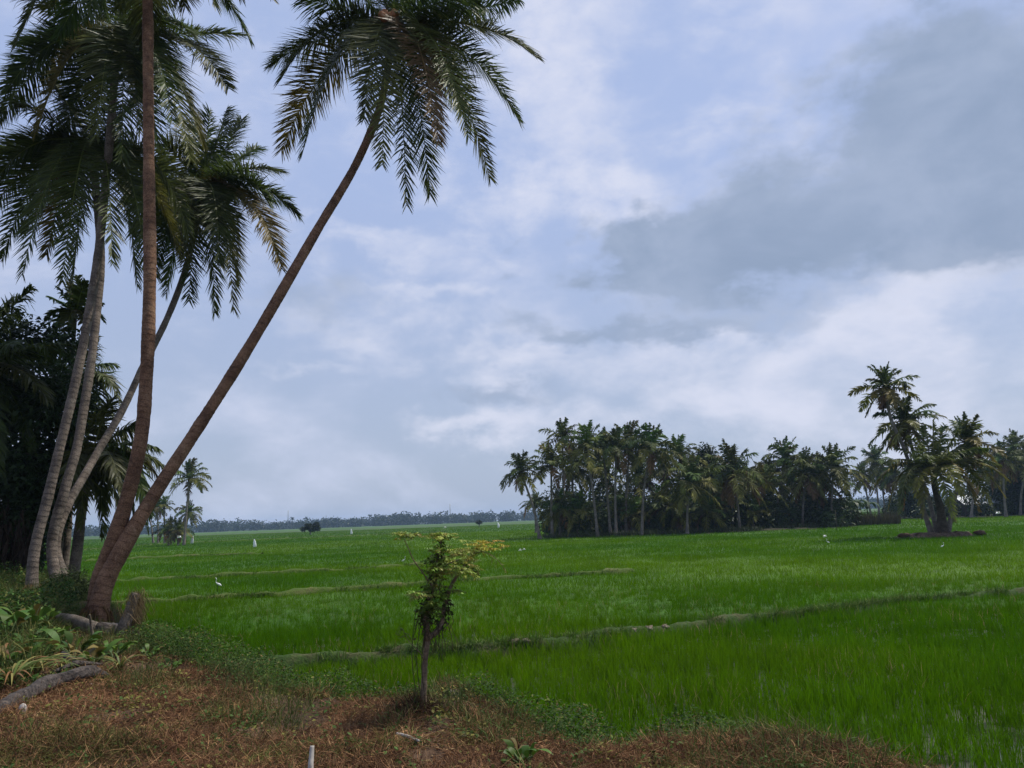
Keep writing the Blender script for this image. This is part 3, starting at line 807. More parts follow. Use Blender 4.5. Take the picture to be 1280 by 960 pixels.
def foliage(mb, centres, radii, n, ls, lw, col, g, K=3, flat=.75):
    """n leaves scattered through a set of ellipsoidal clumps"""
    centres = np.asarray(centres, float); radii = np.asarray(radii, float)
    vol = radii[:, 0] * radii[:, 1] * radii[:, 2]; k = g.choice(len(centres), n, p=vol / vol.sum())
    d = nrm(g.normal(size=(n, 3))); r = g.random((n, 1)) ** .45
    p_ = centres[k] + d * r * radii[k] * g.uniform(.75, 1.18, (n, 1))
    a = nrm(g.normal(size=(n, 3)) * np.array([1, 1, .6]) + d * .8 - UP * .25)
    sdv = nrm(np.cross(a, g.normal(size=(n, 3))) * np.array([1, 1, flat]))
    L_ = ls * g.uniform(.6, 1.3, n)
    t = np.linspace(0, 1, K)
    P = p_[:, None, :] + a[:, None, :] * (L_[:, None] * t)[:, :, None] - UP * (L_[:, None] * .2 * t ** 2)[:, :, None]
    prof = np.array({3: [.15, 1, .08], 2: [1, .6]}[K])
    tone = (.65 + .7 * _lat[(k * 7) % 256, (k * 13) % 256])[:, None]
    mb.ribbons(P, sdv, lw * g.uniform(.7, 1.2, (n, 1)) * prof[None, :], np.asarray(col) * g.uniform(.65, 1.35, (n, 1)) * tone)
    return p_


def broad_tree(label, basept, y, clumps, n, ls, lw, col, seed, r=.2, cat='tree', name='broadleaf_tree'):
    g = np.random.default_rng(seed); b_ = at(*basept, y); b_[2] = max(gz(b_[0], b_[1]), 0) - .1
    root = thing(name, label, cat, b_)
    cs = np.array([at(px, py, y + dy) for px, py, dy, _, _ in clumps]); s_ = y / F
    rs = np.array([[rx * s_, max(rx, ry) * s_ * .9, ry * s_] for _, _, _, rx, ry in clumps])
    mb = MB(); top = cs.mean(0)
    mb.tube(spline(np.array([b_, b_ * .6 + top * .4 + [.15, 0, 0], top]), 14), np.linspace(r, r * .5, 14), 9, jit=.03)
    mb.obj('trunk', M['bark_tree'], root)
    for c in cs[:6]:
        q = b_ * .5 + top * .5; mb = MB()
        mb.tube(spline(np.array([q, q * .5 + c * .5 + [0, 0, .2], c]), 8), np.linspace(r * .5, r * .12, 8), 6)
        mb.obj('limb', M['bark_tree'], root)
    mb = MB(); foliage(mb, cs, rs, n, ls, lw, col, g); mb.obj('crown', M['leaf'], root, smooth=False)


DK = (.028, .048, .015)
broad_tree('dark bushy broadleaf tree at the left border behind the palms', (20, 740), yP + .5,
           [(30, 430, .5, 42, 34), (80, 435, .5, 34, 32), (5, 500, 0, 55, 50), (60, 500, -.3, 45, 48), (100, 510, .5, 22, 40), (20, 580, 0, 60, 55), (75, 590, .4, 36, 50), (-40, 450, .5, 60, 60), (-50, 560, .5, 60, 70), (20, 400, .8, 22, 16), (66, 404, .8, 18, 12)],
           30000, .17, .085, DK, 41)
broad_tree('low dark thicket tree filling the gap left of the trunks', (-10, 745), yP + .2,
           [(0, 650, -.2, 42, 50), (35, 670, .1, 24, 46), (-30, 690, 0, 50, 50), (20, 715, .2, 26, 26), (50, 625, .6, 24, 40), (70, 640, .9, 14, 30)],
           15000, .16, .075, DK, 42)
# hanging dead fronds in the thicket
g = np.random.default_rng(43)
for k, (px, py) in enumerate(((4, 630), (16, 655), (25, 640), (34, 672), (44, 660))):
    a = at(px, py, yP - .6 + .1 * k); b_ = at(px + g.uniform(-8, 10), py + g.uniform(50, 85), yP - .7); mb = MB()
    n = 130; t = g.random((n, 1)); q = a * (1 - t) + b_ * t + g.normal(0, .1, (n, 3))
    Ls_ = g.uniform(.3, .7, n)[:, None]
    P = np.stack([q, q - UP * Ls_ * .5 + g.normal(0, .05, (n, 3)), q - UP * Ls_ + g.normal(0, .08, (n, 3))], 1)
    mb.ribbons(P, nrm(g.normal(size=(n, 3)) * [1, 1, .1]), np.full((n, 1), .03) * np.array([[.8, 1, .2]]), np.array([.05, .036, .025]) * g.uniform(.4, 1.3, (n, 1)))
    tag(mb.obj('dead_frond', M['dry'], loc=b_), 'withered brown palm frond hanging in the dark thicket at left', 'dead frond', 'dead fronds hanging in the thicket')

# ------------------------------------------------------------------ far palms: shared crowns


def crown_mesh(name, seed, nf, L, nl, K, wl, Lmax, hang, e0=80, e1=-45, dead=2, mat='farfrond', green=GREEN * 1.2, squash=1.0):
    g = np.random.default_rng(seed); mb = MB()
    for k in range(nf):
        a = k * 2.39996 + g.normal(0, .2); q = (k + .5) / nf; el = math.radians(e0 + (e1 - e0) * q ** 1.25 + g.normal(0, 6))
        hd = np.array([math.cos(a), math.sin(a), 0]); d = hd * math.cos(el) + UP * math.sin(el); l = L * g.uniform(.82, 1.12) * (.88 + .12 * math.cos(el))
        tip = d * l * .88 - UP * l * (.02 + .36 * max(0, math.cos(el)) ** 1.5 * g.uniform(.6, 1.3))
        col = green * g.uniform(.75, 1.25, 3)
        if q > .72: col = OLIVE * g.uniform(.8, 1.2)
        if q > 1 - dead / nf: col = BROWN * g.uniform(.7, 1.1); tip = hd * l * .45 - UP * l * .75
        frond(mb, np.zeros(3), d * l * .52 + UP * .12 * l, tip, nl, Lmax * l / L * (.42 + .58 * float(sstep(0, .4, q))), wl, hang, col, g, K, .04)
    mb.blob((0, 0, -.25), (.28, .28, .5), BROWN * .35, 8, 5)
    return mb.mesh(name, M[mat], False)


CR = [crown_mesh('crown', 100 + k, nf + 6, 3.6, 30, 3, .13, 1.05, hg * .8, 82, e1, dd, green=GREEN * (.8, 1.25, 1.0, 1.45, .9, 1.15, 1.35, 1.0, 1.2)[k] * np.array([1 + .12 * ((k * 5) % 3 - 1), 1, 1])) for k, (nf, hg, e1, dd) in enumerate(((24, 1.0, -45, 2), (20, .9, -30, 1), (28, 1.2, -60, 3), (18, .8, -20, 0), (24, 1.1, -50, 4), (22, 1.0, -38, 2), (26, .9, -40, 1), (20, 1.1, -52, 3), (23, 1.0, -30, 0)))]


def far_palm(label, crown, basept, y, rpx, k, seed, group=None, zb=.3, lean=0, r=.15, mid=None):
    g = np.random.default_rng(seed)
    c = at(*crown, y + g.uniform(-.6, .6)); b_ = at(*basept, y); b_[2] = zb
    root = thing('coconut_palm', label, 'palm tree', b_, group)
    pts = [b_ - UP * .2] + ([at(*m_, y) for m_ in mid] if mid else [b_ * .6 + c * .4 + (c - b_) * np.array([-.1, 0, .02])]) + [c]
    P = spline(np.array(pts), 22); s_ = np.linspace(0, 1, 22)
    mb = MB(); mb.tube(P, r * (1.15 - .35 * s_) + .12 * np.exp(-s_ * 14), 8, jit=.03); mb.obj('trunk', M['bark_far'], root)
    o_ = bpy.data.objects.new('crown', CR[k % len(CR)]); COL.objects.link(o_); o_.parent = root
    o_.location = [float(v) for v in c - b_]; sc_ = rpx * y / F / 2.35
    o_.scale = (sc_, sc_, sc_ * g.uniform(.95, 1.15)); o_.rotation_euler = (g.normal(0, .1), g.normal(0, .1), g.uniform(0, 6.28))
    return root


GP = 'coconut palms of the grove across the paddy'
grove = [
    # crown, base, y, radius px, label
    ((651, 590), (675, 668), 84, 21, 'coconut palm leaning left, standing alone at the left end of the grove'),
    ((668, 630), (670, 656), 120, 14, 'small far palm seen behind the leaning palm at the left end of the grove'),
    ((689, 582), (690, 664), 88, 24, 'coconut palm with a dark straight trunk, first behind the leaning palm'),
    ((703, 549), (706, 664), 92, 24, 'tall coconut palm above the left end of the grove'),
    ((733, 560), (747, 667), 86, 26, 'coconut palm with a pale trunk slanting down to the right, left part of grove'),
    ((754, 562), (763, 666), 88, 25, 'coconut palm with a thin trunk just left of the palest straight trunk'),
    ((770, 560), (770, 668), 86, 24, 'coconut palm with the palest and straightest trunk in the grove'),
    ((787, 558), (782, 665), 90, 26, 'coconut palm just right of the palest straight trunk'),
    ((812, 563), (802, 667), 85, 30, 'tallest full-crowned coconut palm in the middle of the grove'),
    ((850, 572), (846, 662), 97, 24, 'coconut palm whose trunk is hidden, beside the rounded broadleaf tree'),
    ((862, 606), (859, 666), 84, 32, 'short coconut palm with hanging brown dead fronds at the grove front'),
    ((917, 590), (925, 661), 88, 33, 'wide coconut palm with stiff upright centre in the right half of the grove'),
    ((953, 606), (953, 661), 92, 24, 'coconut palm with a bare pale trunk right of the wide stiff palm'),
    ((982, 577), (970, 659), 97, 25, 'high-crowned coconut palm leaning right over the right half of the grove'),
    ((1008, 592), (1003, 658), 93, 27, 'yellowish coconut palm between the high leaning palm and the grove gap'),
    ((1042, 588), (1040, 656), 92, 31, 'large drooping coconut palm just left of the gap in the grove'),
    ((1028, 600), (1020, 657), 96, 26, 'coconut palm tucked close behind the large drooping palm by the gap'),
    ((965, 602), (966, 659), 100, 24, 'slender coconut palm deep in the grove under the high leaning palm'),
    ((1094, 578), (1100, 652), 140, 19, 'distant dark palm standing highest behind the gap right of the grove'),
    ((1078, 596), (1090, 653), 145, 16, 'distant dark palm leaning left behind the gap'),
    ((1102, 600), (1108, 652), 150, 16, 'distant dark palm below the highest one behind the gap'),
    ((1118, 596), (1128, 652), 140, 18, 'distant dark palm leaning left behind the old mound palm, by the gap'),
    ((1140, 600), (1142, 651), 150, 17, 'distant dark palm hidden mostly behind the fronds of the mound palm'),
    ((1228, 592), (1214, 650), 118, 20, 'coconut palm behind the mound palms, left of the house roof'),
    ((1254, 574), (1258, 650), 115, 22, 'tall coconut palm with a straight pale trunk at the right border'),
    ((1284, 582), (1276, 650), 122, 22, 'coconut palm partly cut off by the right border'),
    ((1240, 600), (1246, 650), 132, 17, 'small palm tucked behind the tall straight palm at the right border'),
]
for k, (c, b_, y, r, lb) in enumerate(grove):
    far_palm(lb, c, b_, y, r, k * 5 + k // 3, 200 + k, GP, r=.13 if y < 110 else .16)
for k, (c, b_, y, r) in enumerate((((716, 580), (716, 662), 98, 24), ((740, 590), (735, 662), 100, 24), ((800, 595), (795, 662), 100, 25), ((830, 588), (828, 662), 101, 24), ((885, 592), (886, 661), 101, 25),
                                   ((900, 612), (902, 660), 96, 24), ((935, 604), (938, 660), 103, 24), ((990, 606), (990, 658), 104, 23), ((760, 600), (755, 662), 104, 24), ((700, 632), (700, 664), 90, 24), ((722, 640), (722, 664), 89, 22), ((775, 636), (776, 664), 93, 24), ((828, 634), (828, 663), 90, 26), ((884, 640), (884, 662), 88, 24), ((905, 632), (905, 661), 92, 26),
                                   ((942, 642), (942, 660), 90, 20), ((982, 640), (982, 658), 96, 20), ((1012, 634), (1012, 657), 97, 22), ((848, 642), (848, 663), 88, 20), ((790, 645), (790, 664), 91, 20))):
    far_palm('dark coconut palm half hidden among the others deep inside the grove', c, b_, y, r, k + 2, 300 + k, 'palms hidden deep in the grove')
for k, (c, b_, y, r, lb) in enumerate((((237, 599), (230, 676), 120, 20, 'tall lone coconut palm standing far out in the left field'), ((236, 640), (231, 672), 150, 13, 'short palm just right of the tall lone palm in the left field'),
                                       ((205, 633), (206, 672), 150, 11, 'thin distant palm second left of the lone palm, by the leaning trunks'), ((196, 635), (198, 671), 155, 11, 'thin distant palm half hidden behind the leaning trunk'),
                                       ((184, 636), (192, 672), 160, 10, 'thin distant palm leaning left behind the red trunk'))):
    far_palm(lb, c, b_, y, r, k + 1, 330 + k, 'distant palms in the left field', r=.17)

# dense undergrowth and broadleaf trees of the grove
g = np.random.default_rng(51); mb = MB(); cs = []; rs = []
for k in range(170):
    px = g.uniform(688, 1062); y = g.uniform(89, 108); hh = (g.uniform(.8, 2.6) + 3.2 * sstep(90, 94, y) * g.random()) * (1.0 if px < 980 else .6); p_ = at(px, 650, y)
    cs.append([p_[0], y, .3 + hh * .6]); rs.append([g.uniform(.8, 1.8), g.uniform(.8, 1.6), hh * .75])
for k in range(60):
    px = g.uniform(1215, 1330); y = g.uniform(122, 140); hh = g.uniform(1, 4.5); p_ = at(px, 640, y)
    cs.append([p_[0], y, .3 + hh * .6]); rs.append([g.uniform(1, 2.2), g.uniform(.8, 1.6), hh * .7])
for k in range(44):
    px = g.uniform(1120, 1225); y = g.uniform(122, 160); hh = g.uniform(1.0, 3.2); p_ = at(px, 640, y)
    cs.append([p_[0], y, .3 + hh * .6]); rs.append([g.uniform(1, 2.2), g.uniform(.8, 1.6), hh * .7])
foliage(mb, cs, rs, 95000, .45, .22, (.03, .048, .013), g)
n = 2600; px = g.uniform(672, 1062, n); y = g.uniform(84.5, 88.5, n)
x = (px - 640) / F * y * 1.005
blades(mb, x, y + (px > 940) * 4, np.full(n, .2), g.uniform(.3, .9, n), np.full(n, .07), np.abs(g.normal(.4, .2, n)), 3, np.tile([.035, .05, .018], (n, 1)), np.tile([.06, .07, .025], (n, 1)), g)
tag(mb.obj('grove_undergrowth', M['leaf'], smooth=False), 'dense dark undergrowth beneath the palms of the grove', kind='stuff')


def mound(name, cx, cy, rx, ry, h, mat, label, step=.5, sd_=0.0):
    def zf(x, y):
        q = np.hypot((x - cx) / rx, (y - cy) / ry) + .35 * (fbm(x * .5 / step * .5 + sd_, y * .5 / step * .5, 3) - .5)
        return h * (1 - sstep(.7, 1.05, q)) * (.75 + .5 * fbm(x / step * .4, y / step * .4, 3)) - .1 * (q > 1.0)
    o_ = grid(name, np.arange(cx - rx * 1.3, cx + rx * 1.3, step), np.arange(cy - ry * 1.3, cy + ry * 1.3, step), zf, mat)
    return tag(o_, label, kind='structure')


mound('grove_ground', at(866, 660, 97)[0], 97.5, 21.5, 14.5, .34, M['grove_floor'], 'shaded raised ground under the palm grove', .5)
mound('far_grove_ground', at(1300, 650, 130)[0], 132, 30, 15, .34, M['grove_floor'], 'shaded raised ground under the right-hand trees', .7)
broad_tree('rounded broadleaf tree poking up between palms in the middle of the grove', (884, 662), 100, [(882, 566, 0, 13, 12), (872, 585, 0, 16, 16), (892, 590, 0, 18, 18), (880, 610, 0, 24, 20)], 9000, .4, .2, (.025, .04, .013), 61, .25)
broad_tree('dark leafy tree hidden at the right border behind the straight pale trunk', (1285, 650), 126, [(1275, 590, 0, 24, 22), (1262, 584, 0, 14, 18), (1282, 572, 0, 18, 14), (1246, 606, 0, 14, 22), (1290, 610, 0, 30, 28), (1262, 615, 1, 22, 26), (1276, 632, 0, 40, 20), (1245, 625, 2, 16, 18)], 14000, .45, .22, (.02, .034, .013), 62, .3)
far_palm('low stemless palm left of the tall lone palm, nearer its trunk', (223, 662), (223, 673), 122, 13, 7, 361, 'stemless palms in the left field')
far_palm('low stemless palm left of the tall lone palm, farther from its trunk', (211, 661), (211, 673), 124, 13, 4, 362, 'stemless palms in the left field')
broad_tree('small dark round trees standing out in the far field left of centre', (387, 664), 210, [(386, 658, 0, 5, 3.5), (379, 661, 0, 3.5, 2.5), (395, 657, 0, 4, 4), (391, 661, 0, 5, 2.5), (383, 656, 0, 2, 2), (398, 661, 0, 2.5, 2)], 3000, .45, .22, (.03, .045, .02), 64, .2)
broad_tree('dark leafy tree behind the palm mound filling the gap beside the distant palms', (1128, 650), 130, [(1125, 628, 0, 16, 14), (1142, 620, 0, 16, 18), (1158, 632, 0, 18, 14), (1112, 640, 0, 12, 9)], 7000, .4, .2, (.022, .036, .013), 66, .2)
broad_tree('dark leafy tree between the palm mound and the house', (1205, 650), 132, [(1198, 630, 0, 14, 14), (1206, 618, 0, 12, 14), (1188, 638, 0, 12, 10)], 5000, .4, .2, (.022, .036, .013), 67, .2)
far_palm('coconut palm rising behind the palms nearest the right border', (1268, 562), (1268, 650), 128, 20, 8, 371, GP, r=.15)
broad_tree('tiny far shrub in the field right of the second mast', (598, 654), 260, [(598, 652.5, 0, 3, 2), (601, 653, 0, 2, 1.4)], 700, .4, .2, (.03, .045, .02), 65, .15, 'shrub', 'shrub')

# banana plants and dry stalks by the grove gap
g = np.random.default_rng(71)
for k, (px, y, h, lb) in enumerate(((1066, 97, 2.6, 'banana plant with broad arching leaves at the grove gap, leftmost'), (1074, 99, 2.9, 'taller banana plant between two others at the grove gap'), (1086, 101, 2.4, 'banana plant with drooping leaves nearest the mound palms'))):
    b_ = at(px, 655, y); b_[2] = .25; root = thing('banana_plant', lb, 'banana plant', b_, 'banana plants at the gap')
    mb = MB(); mb.tube(np.stack([b_, b_ + UP * h * .5, b_ + UP * h * .75]), [.14, .11, .07], 8, (.06, .07, .03)); mb.obj('stem', M['leaf'], root)
    for j in range(9):
        a = j * 2.4 + k; d = np.array([math.cos(a), math.sin(a), 0]); q = b_ + UP * h * .72
        P = np.stack([q, q + d * .3 + UP * .7, q + d * .9 + UP * 1.0, q + d * 1.5 + UP * .7, q + d * 1.8 + UP * .2])[None]
        mb = MB(); mb.ribbons(P, np.cross(d, UP)[None], np.array([[.06, .35, .5, .42, .1]]), np.array([.03, .055, .016]) * g.uniform(.7, 1.3)); mb.obj('leaf', M['leaf'], root)
mb = MB(); n = 1500; px = g.uniform(1044, 1108, n); y = g.uniform(94, 100, n); x = (px - 640) / F * y * 1.005
blades(mb, x, y, np.full(n, .15), g.uniform(.5, 1.0, n) * (.5 + 2.6 * fbm(x * .7, y * .4, 3)), np.full(n, .06), np.abs(g.normal(.12, .1, n)), 3, np.tile([.05, .045, .025], (n, 1)), np.tile([.10, .085, .045], (n, 1)) * g.uniform(.5, 1.2, (n, 1)), g)
tag(mb.obj('dry_stalks', M['dry'], smooth=False), 'thicket of dry brown stalks at the right end of the grove', kind='stuff')
# thin post in the field
p_ = onz(1046, 662, .3); mb = MB(); mb.tube(np.stack([p_ - UP * .3, p_ + UP * .6, p_ + UP * 1.9 + [.05, 0, 0]]), [.03, .028, .02], 6); tag(mb.obj('post', M['bark_tree'], loc=p_ - UP * .3), 'thin dark stick standing in the rice before the grove gap', 'post')

# house behind the right palms
b_ = at(1222, 648, 128); b_[2] = .2; root = thing('house', 'small house with a grey tin roof half hidden behind palms at right', 'house', b_)
mb = MB(); hx, hy, hz_ = 3.2, 2.5, 2.2
V_ = np.array([[-hx, -hy, 0], [hx, -hy, 0], [hx, hy, 0], [-hx, hy, 0], [-hx, -hy, hz_], [hx, -hy, hz_], [hx, hy, hz_], [-hx, hy, hz_]]) + b_
mb.add(V_, [[0, 1, 5, 4], [1, 2, 6, 5], [2, 3, 7, 6], [3, 0, 4, 7]]); mb.add([V_[4], V_[7], (V_[4] + V_[7]) / 2 + UP * 1.2], None, [[0, 1, 2]]); mb.add([V_[5], V_[6], (V_[5] + V_[6]) / 2 + UP * 1.2], None, [[0, 1, 2]])
mb.obj('wall', M['housewall'], root, smooth=False)
mb = MB()
for s_ in (-1, 1):
    e0 = np.array([-hx - .4, s_ * (hy + .5), hz_ - .22]) + b_; e1 = np.array([hx + .4, s_ * (hy + .5), hz_ - .22]) + b_; r0 = np.array([-hx - .4, 0, hz_ + 1.25]) + b_; r1 = np.array([hx + .4, 0, hz_ + 1.25]) + b_
    mb.add([e0, e1, r1, r0, e0 + UP * .06, e1 + UP * .06, r1 + UP * .06, r0 + UP * .06], [[0, 1, 2, 3], [4, 5, 6, 7], [0, 1, 5, 4], [0, 3, 7, 4], [1, 2, 6, 5]])
mb.obj('roof', M['roof'], root, smooth=False)
for wx in (-1.5, 1.5):
    mb = MB(); mb.add(np.array([[wx - .45, -hy - .02, .9], [wx + .45, -hy - .02, .9], [wx + .45, -hy - .02, 1.8], [wx - .45, -hy - .02, 1.8], [wx - .45, -hy - .06, .9], [wx + .45, -hy - .06, .9], [wx + .45, -hy - .06, 1.8], [wx - .45, -hy - .06, 1.8]]) + b_,
                      [[4, 5, 6, 7], [0, 1, 5, 4], [3, 2, 6, 7], [0, 3, 7, 4], [1, 2, 6, 5]]); mb.obj('window', M['dark'], root, smooth=False)

# ------------------------------------------------------------------ palms on the mound
yM = onz(1178, 668, .35)[1]; xM = at(1172, 668, yM)[0]
mound('palm_mound', xM - .1, yM + .3, 3.0, 1.5, .46, M['mound_soil'], 'bare brown earth mound around the old palms in the paddy', .12, 4)


def mound_palm(label, basept, mids, crown, y, r0, r1, L, nf, e0, e1, seed, dead=2, nl=42, dy=0, flare=.12):
    g = np.random.default_rng(seed); b_ = at(*basept, y); b_[2] = .35; c = at(*crown, y + dy)
    root = thing('coconut_palm', label, 'palm tree', b_, 'palms on the earth mound')
    near_trunk(np.array([b_ - UP * .25] + [at(*m_, y + dy * .6) for m_ in mids] + [c]), r0, r1, flare, root, M['bark_far'], .06)
    for k in range(nf):
        a = k * 2.39996 + g.normal(0, .25) + seed; q = (k + .5) / nf; el = math.radians(e0 + (e1 - e0) * q ** 1.25 + g.normal(0, 6))
        hd = np.array([math.cos(a), math.sin(a), 0]); d = hd * math.cos(el) + UP * math.sin(el); l = L * g.uniform(.85, 1.12) * (.75 + .25 * math.cos(el))
        tip = c + d * l * .92 - UP * l * (.05 + .24 * max(0, math.cos(el)) * g.uniform(.6, 1.3))
        col = (GREEN * 1.15 if q < .5 else OLIVE * 1.1) * g.uniform(.8, 1.2, 3)
        if q > 1 - dead / nf: col = BROWN * g.uniform(.7, 1.1); tip = c + hd * l * .5 - UP * l * .7
        mb = MB(); frond(mb, c, c + d * l * .52 + UP * .1 * l, tip, nl, .28 * l * (.45 + .55 * float(sstep(0, .4, q))), .11, .7, col, g, 3, .045)
        mb.obj('frond', M['frond'], root, smooth=False)
    mb = MB()
    for k in range(14):
        a = g.uniform(0, 2 * PI); d = nrm(np.array([math.cos(a), math.sin(a), g.uniform(-.2, 1)])); q = c - UP * g.uniform(.05, .7)
        mb.tube(np.stack([q, q + d * .3, q + d * .6]), [.1, .07, .02], 5, BROWN * .5)
    mb.obj('leaf_sheath', M['dry'], root)


_b = at(1178, 667, yM); _b[2] = .35
near_palm('short broad coconut palm with long arching fronds, thick trunk on the earth mound', [_b - UP * .2, at(1176, 640, yM), at(1169, 610, yM), at(1166, 588, yM)], .24, .2, .3, M['bark_dark'], None, yM,
          [(1166 + (q_[0] - 1166) * 1.2, 588 + (q_[1] - 588) * (.86 if q_[1] < 588 else .92)) + q_[2:] for q_ in [(1156, 650, -3.0, .9, 'o'), (1188, 655, -2.8, 1.0, 'o'), (1132, 645, -2.2, 1.3), (1102, 622, -.6, 2.0, 'o'), (1110, 600, .8, 1.6), (1116, 578, -.4, 1.3), (1128, 556, 1, .8), (1142, 538, -.5, .4), (1156, 524, .5, .1), (1166, 516, -.4, .1), (1178, 522, .6, .1), (1194, 530, -.6, .3), (1208, 545, .8, .7),
           (1222, 558, -.8, 1.2), (1236, 580, .6, 1.5), (1244, 602, -.5, 1.7, 'o'), (1240, 622, .5, 2.2, 'o'), (1214, 642, -1.6, 2.2, 'y'), (1226, 632, 1.6, 1.9), (1148, 622, -2.6, 1.0, 'o'),
           (1132, 632, -2, 1.7), (1120, 640, 1.5, 1.8, 'o'), (1196, 622, -2.8, 1.4, 'o'), (1148, 560, -2.6, .6), (1188, 562, -2.8, .7), (1172, 545, 2.5, .4), (1136, 640, .4, 1.9, 'b')]],
          52, .92, .1, 0, 'palms on the earth mound', 81, 1.5, da=-.3, rr=.06, mid=(.2, .18, .09), cm=1.35)
mound_palm('very tall bent coconut palm, highest crown at the right of the paddy', (1166, 666), [(1150, 625), (1140, 590), (1128, 556), (1114, 525)], (1107, 484), yM + .6, .15, .11, 2.6, 26, 80, -70, 82, 2, 34, 1.0)
mound_palm('full-crowned coconut palm tucked just below the highest crown', (1172, 666), [(1160, 620), (1146, 580)], (1131, 528), yM + .9, .14, .11, 3.0, 30, 75, -65, 83, 3, 36, 1.5)
mound_palm('coconut palm leaning right behind the short broad one on the mound', (1183, 665), [(1190, 640), (1199, 600)], (1208, 553), yM + .8, .14, .11, 3.0, 24, 82, -50, 84, 2, 36, 1.2)
g = np.random.default_rng(85)
for k, (px, py, lb) in enumerate(((1150, 669, 'brown clod at the left of the palm mound'), (1196, 669, 'brown clod right beside the thick trunk on the mound'), (1225, 667, 'brown clod at the right end of the palm mound'), (1130, 670, 'flat brown clod at the left end of the mound'))):
    q = at(px, py, yM - .3); q[2] = .38; mb = MB(); mb.blob(q, (.4, .3, .16), (.2, .15, .1), 12, 7, .12, g); tag(mb.obj('earth_clod', M['soil'], loc=q), lb, 'clod of earth', 'clods on the palm mound')


# ------------------------------------------------------------------ birds and white flags
def bird_mesh(mb, b_, s, head, col=(.8, .8, .8)):
    """standing egret: tail, body, neck and head in one skin; s = height, head = +-1 facing"""
    x = np.array([-.34, -.22, -.08, .05, .13, .17, .13, .14, .19, .24]) * head; z = np.array([.30, .38, .45, .52, .6, .70, .82, .92, .99, .985])
    P = np.stack([x, 0 * x, z], 1) * s + b_
    mb.tube(spline(P, 26), np.interp(np.linspace(0, 1, 26), np.linspace(0, 1, 10), np.array([.012, .06, .10, .085, .05, .032, .026, .026, .038, .012])) * s, 9, col)


def egret(label, px, py, y_or_z, s, head):
    b_ = onz(px, py, .28); root = thing('egret', label, 'bird', b_, 'egrets standing in the rice')
    mb = MB(); bird_mesh(mb, b_, s, head); mb.obj('body', M['feather'], root)
    mb = MB(); q = b_ + np.array([.235 * head, 0, .985]) * s; mb.tube(np.stack([q, q + np.array([.14 * head, 0, -.03]) * s]), [.014 * s, .003 * s], 6); mb.obj('beak', M['beak'], root)
    for d in (-.03, .03):
        mb = MB(); q = b_ + np.array([0, d, .42]) * s; mb.tube(np.stack([q, q - UP * .25 * s, q - UP * .62 * s]), .01 * s, 5); mb.obj('leg', M['dark'], root)


egret('white egret standing between the two bunds at left, neck stretched up', 272, 737, 0, .42, -1)
egret('white egret standing left of the small tree in the rice', 505, 704, 0, .36, 1)
egret('small white egret in the rice before the grove gap', 1035, 681, 0, .34, -1)
egret('white egret at the far right of the paddy below the mound', 1179, 686, 0, .3, 1)


def flying(label, px, py, y, s):
    c = at(px, py, y); root = thing('flying_egret', label, 'bird', c, 'egrets flying low over the rice')
    mb = MB(); P = c + np.array([[-.28, 0, -.02], [-.12, 0, 0], [0, 0, .02], [.14, 0, .03], [.22, 0, .05], [.3, 0, .03]]) * s; mb.tube(P, np.array([.01, .05, .07, .045, .03, .008]) * s, 8); mb.obj('body', M['feather'], root)
    for d in (-1, 1):
        q = c + np.array([.02, 0, .05]) * s
        P = np.stack([q, q + np.array([.03, d * .22, .16]) * s, q + np.array([-.06, d * .5, .12]) * s])[None]; mb = MB(); mb.ribbons(P, np.array([[1., 0, 0]]), np.array([[.2, .2, .04]]) * s, (.8, .8, .8)); mb.obj('wing', M['feather'], root)


flying('white egret flying low just right of the small tree, lower of two', 650, 688, 45, .38)
flying('white egret flying low just right of the small tree, upper of two', 655, 687, 47, .38)
flying('white egret flying before the middle of the grove', 844, 676, 70, .8)
flying('white egret flying above the standing one before the grove gap', 1031, 671, 60, .6)
flying('white egret flying near the palms at the far right', 1247, 642, 95, 1.0)
flying('white egret flying over the pale path left of the lone palm shrub', 224, 672, 110, 1.1)
flying('white egret gliding over the far rice left of the grove', 556, 660, 150, 1.2)


def flag(label, px, py0, py1, lean, seed):
    g = np.random.default_rng(seed); b_ = onz(px, py1, .2); top = at(px, py0, b_[1]); h = top[2] - b_[2]
    root = thing('scarecrow_flag', label, 'scarecrow', b_, 'white bird-scaring cloths in the rice')
    mb = MB(); mb.tube(np.stack([b_ - UP * .2, b_ + UP * h * .6, b_ + UP * h * 1.02]), .02, 6); mb.obj('pole', M['bark_tree'], root)
    n = 9; z = np.linspace(1.0, .18, n) * h; r = np.interp(np.linspace(0, 1, n), [0, .3, .8, 1], [.06, .2, .3, .26]) * h * .62
    P = np.stack([lean * (1 - z / h) * h * .5 + 0 * z, 0 * z, z], 1) + b_; mb = MB(); mb.tube(P, r, 12, (.8, .8, .8), .12, True, .6, g); mb.obj('cloth', M['white'], root)


flag('white cloth on a stick near the lone palm, torn to a point', 241, 670, 681, -.3, 1)
flag('tall white cloth on a stick standing brightest in the left field', 317.5, 674, 686, .25, 2)
flag('white cloth on a stick far out above the pale path, centre left', 439, 661, 669, .1, 3)
flag('white cloth on a stick far out left of the grove', 622.5, 653, 661, .3, 4)

# crow on the tall palm
c = at(1131, 482, yM + 1.2); mb = MB(); P = c + np.array([[.0, 0, -.32], [.02, 0, -.1], [0, 0, .08], [-.03, 0, .2], [-.08, 0, .27], [-.15, 0, .26]]); mb.tube(spline(P, 16), np.interp(np.linspace(0, 1, 16), np.linspace(0, 1, 6), [.03, .08, .1, .06, .055, .01]), 8)
tag(mb.obj('crow', M['dark'], loc=P[0]), 'dark bird perched on a frond right of the highest crown', 'bird')

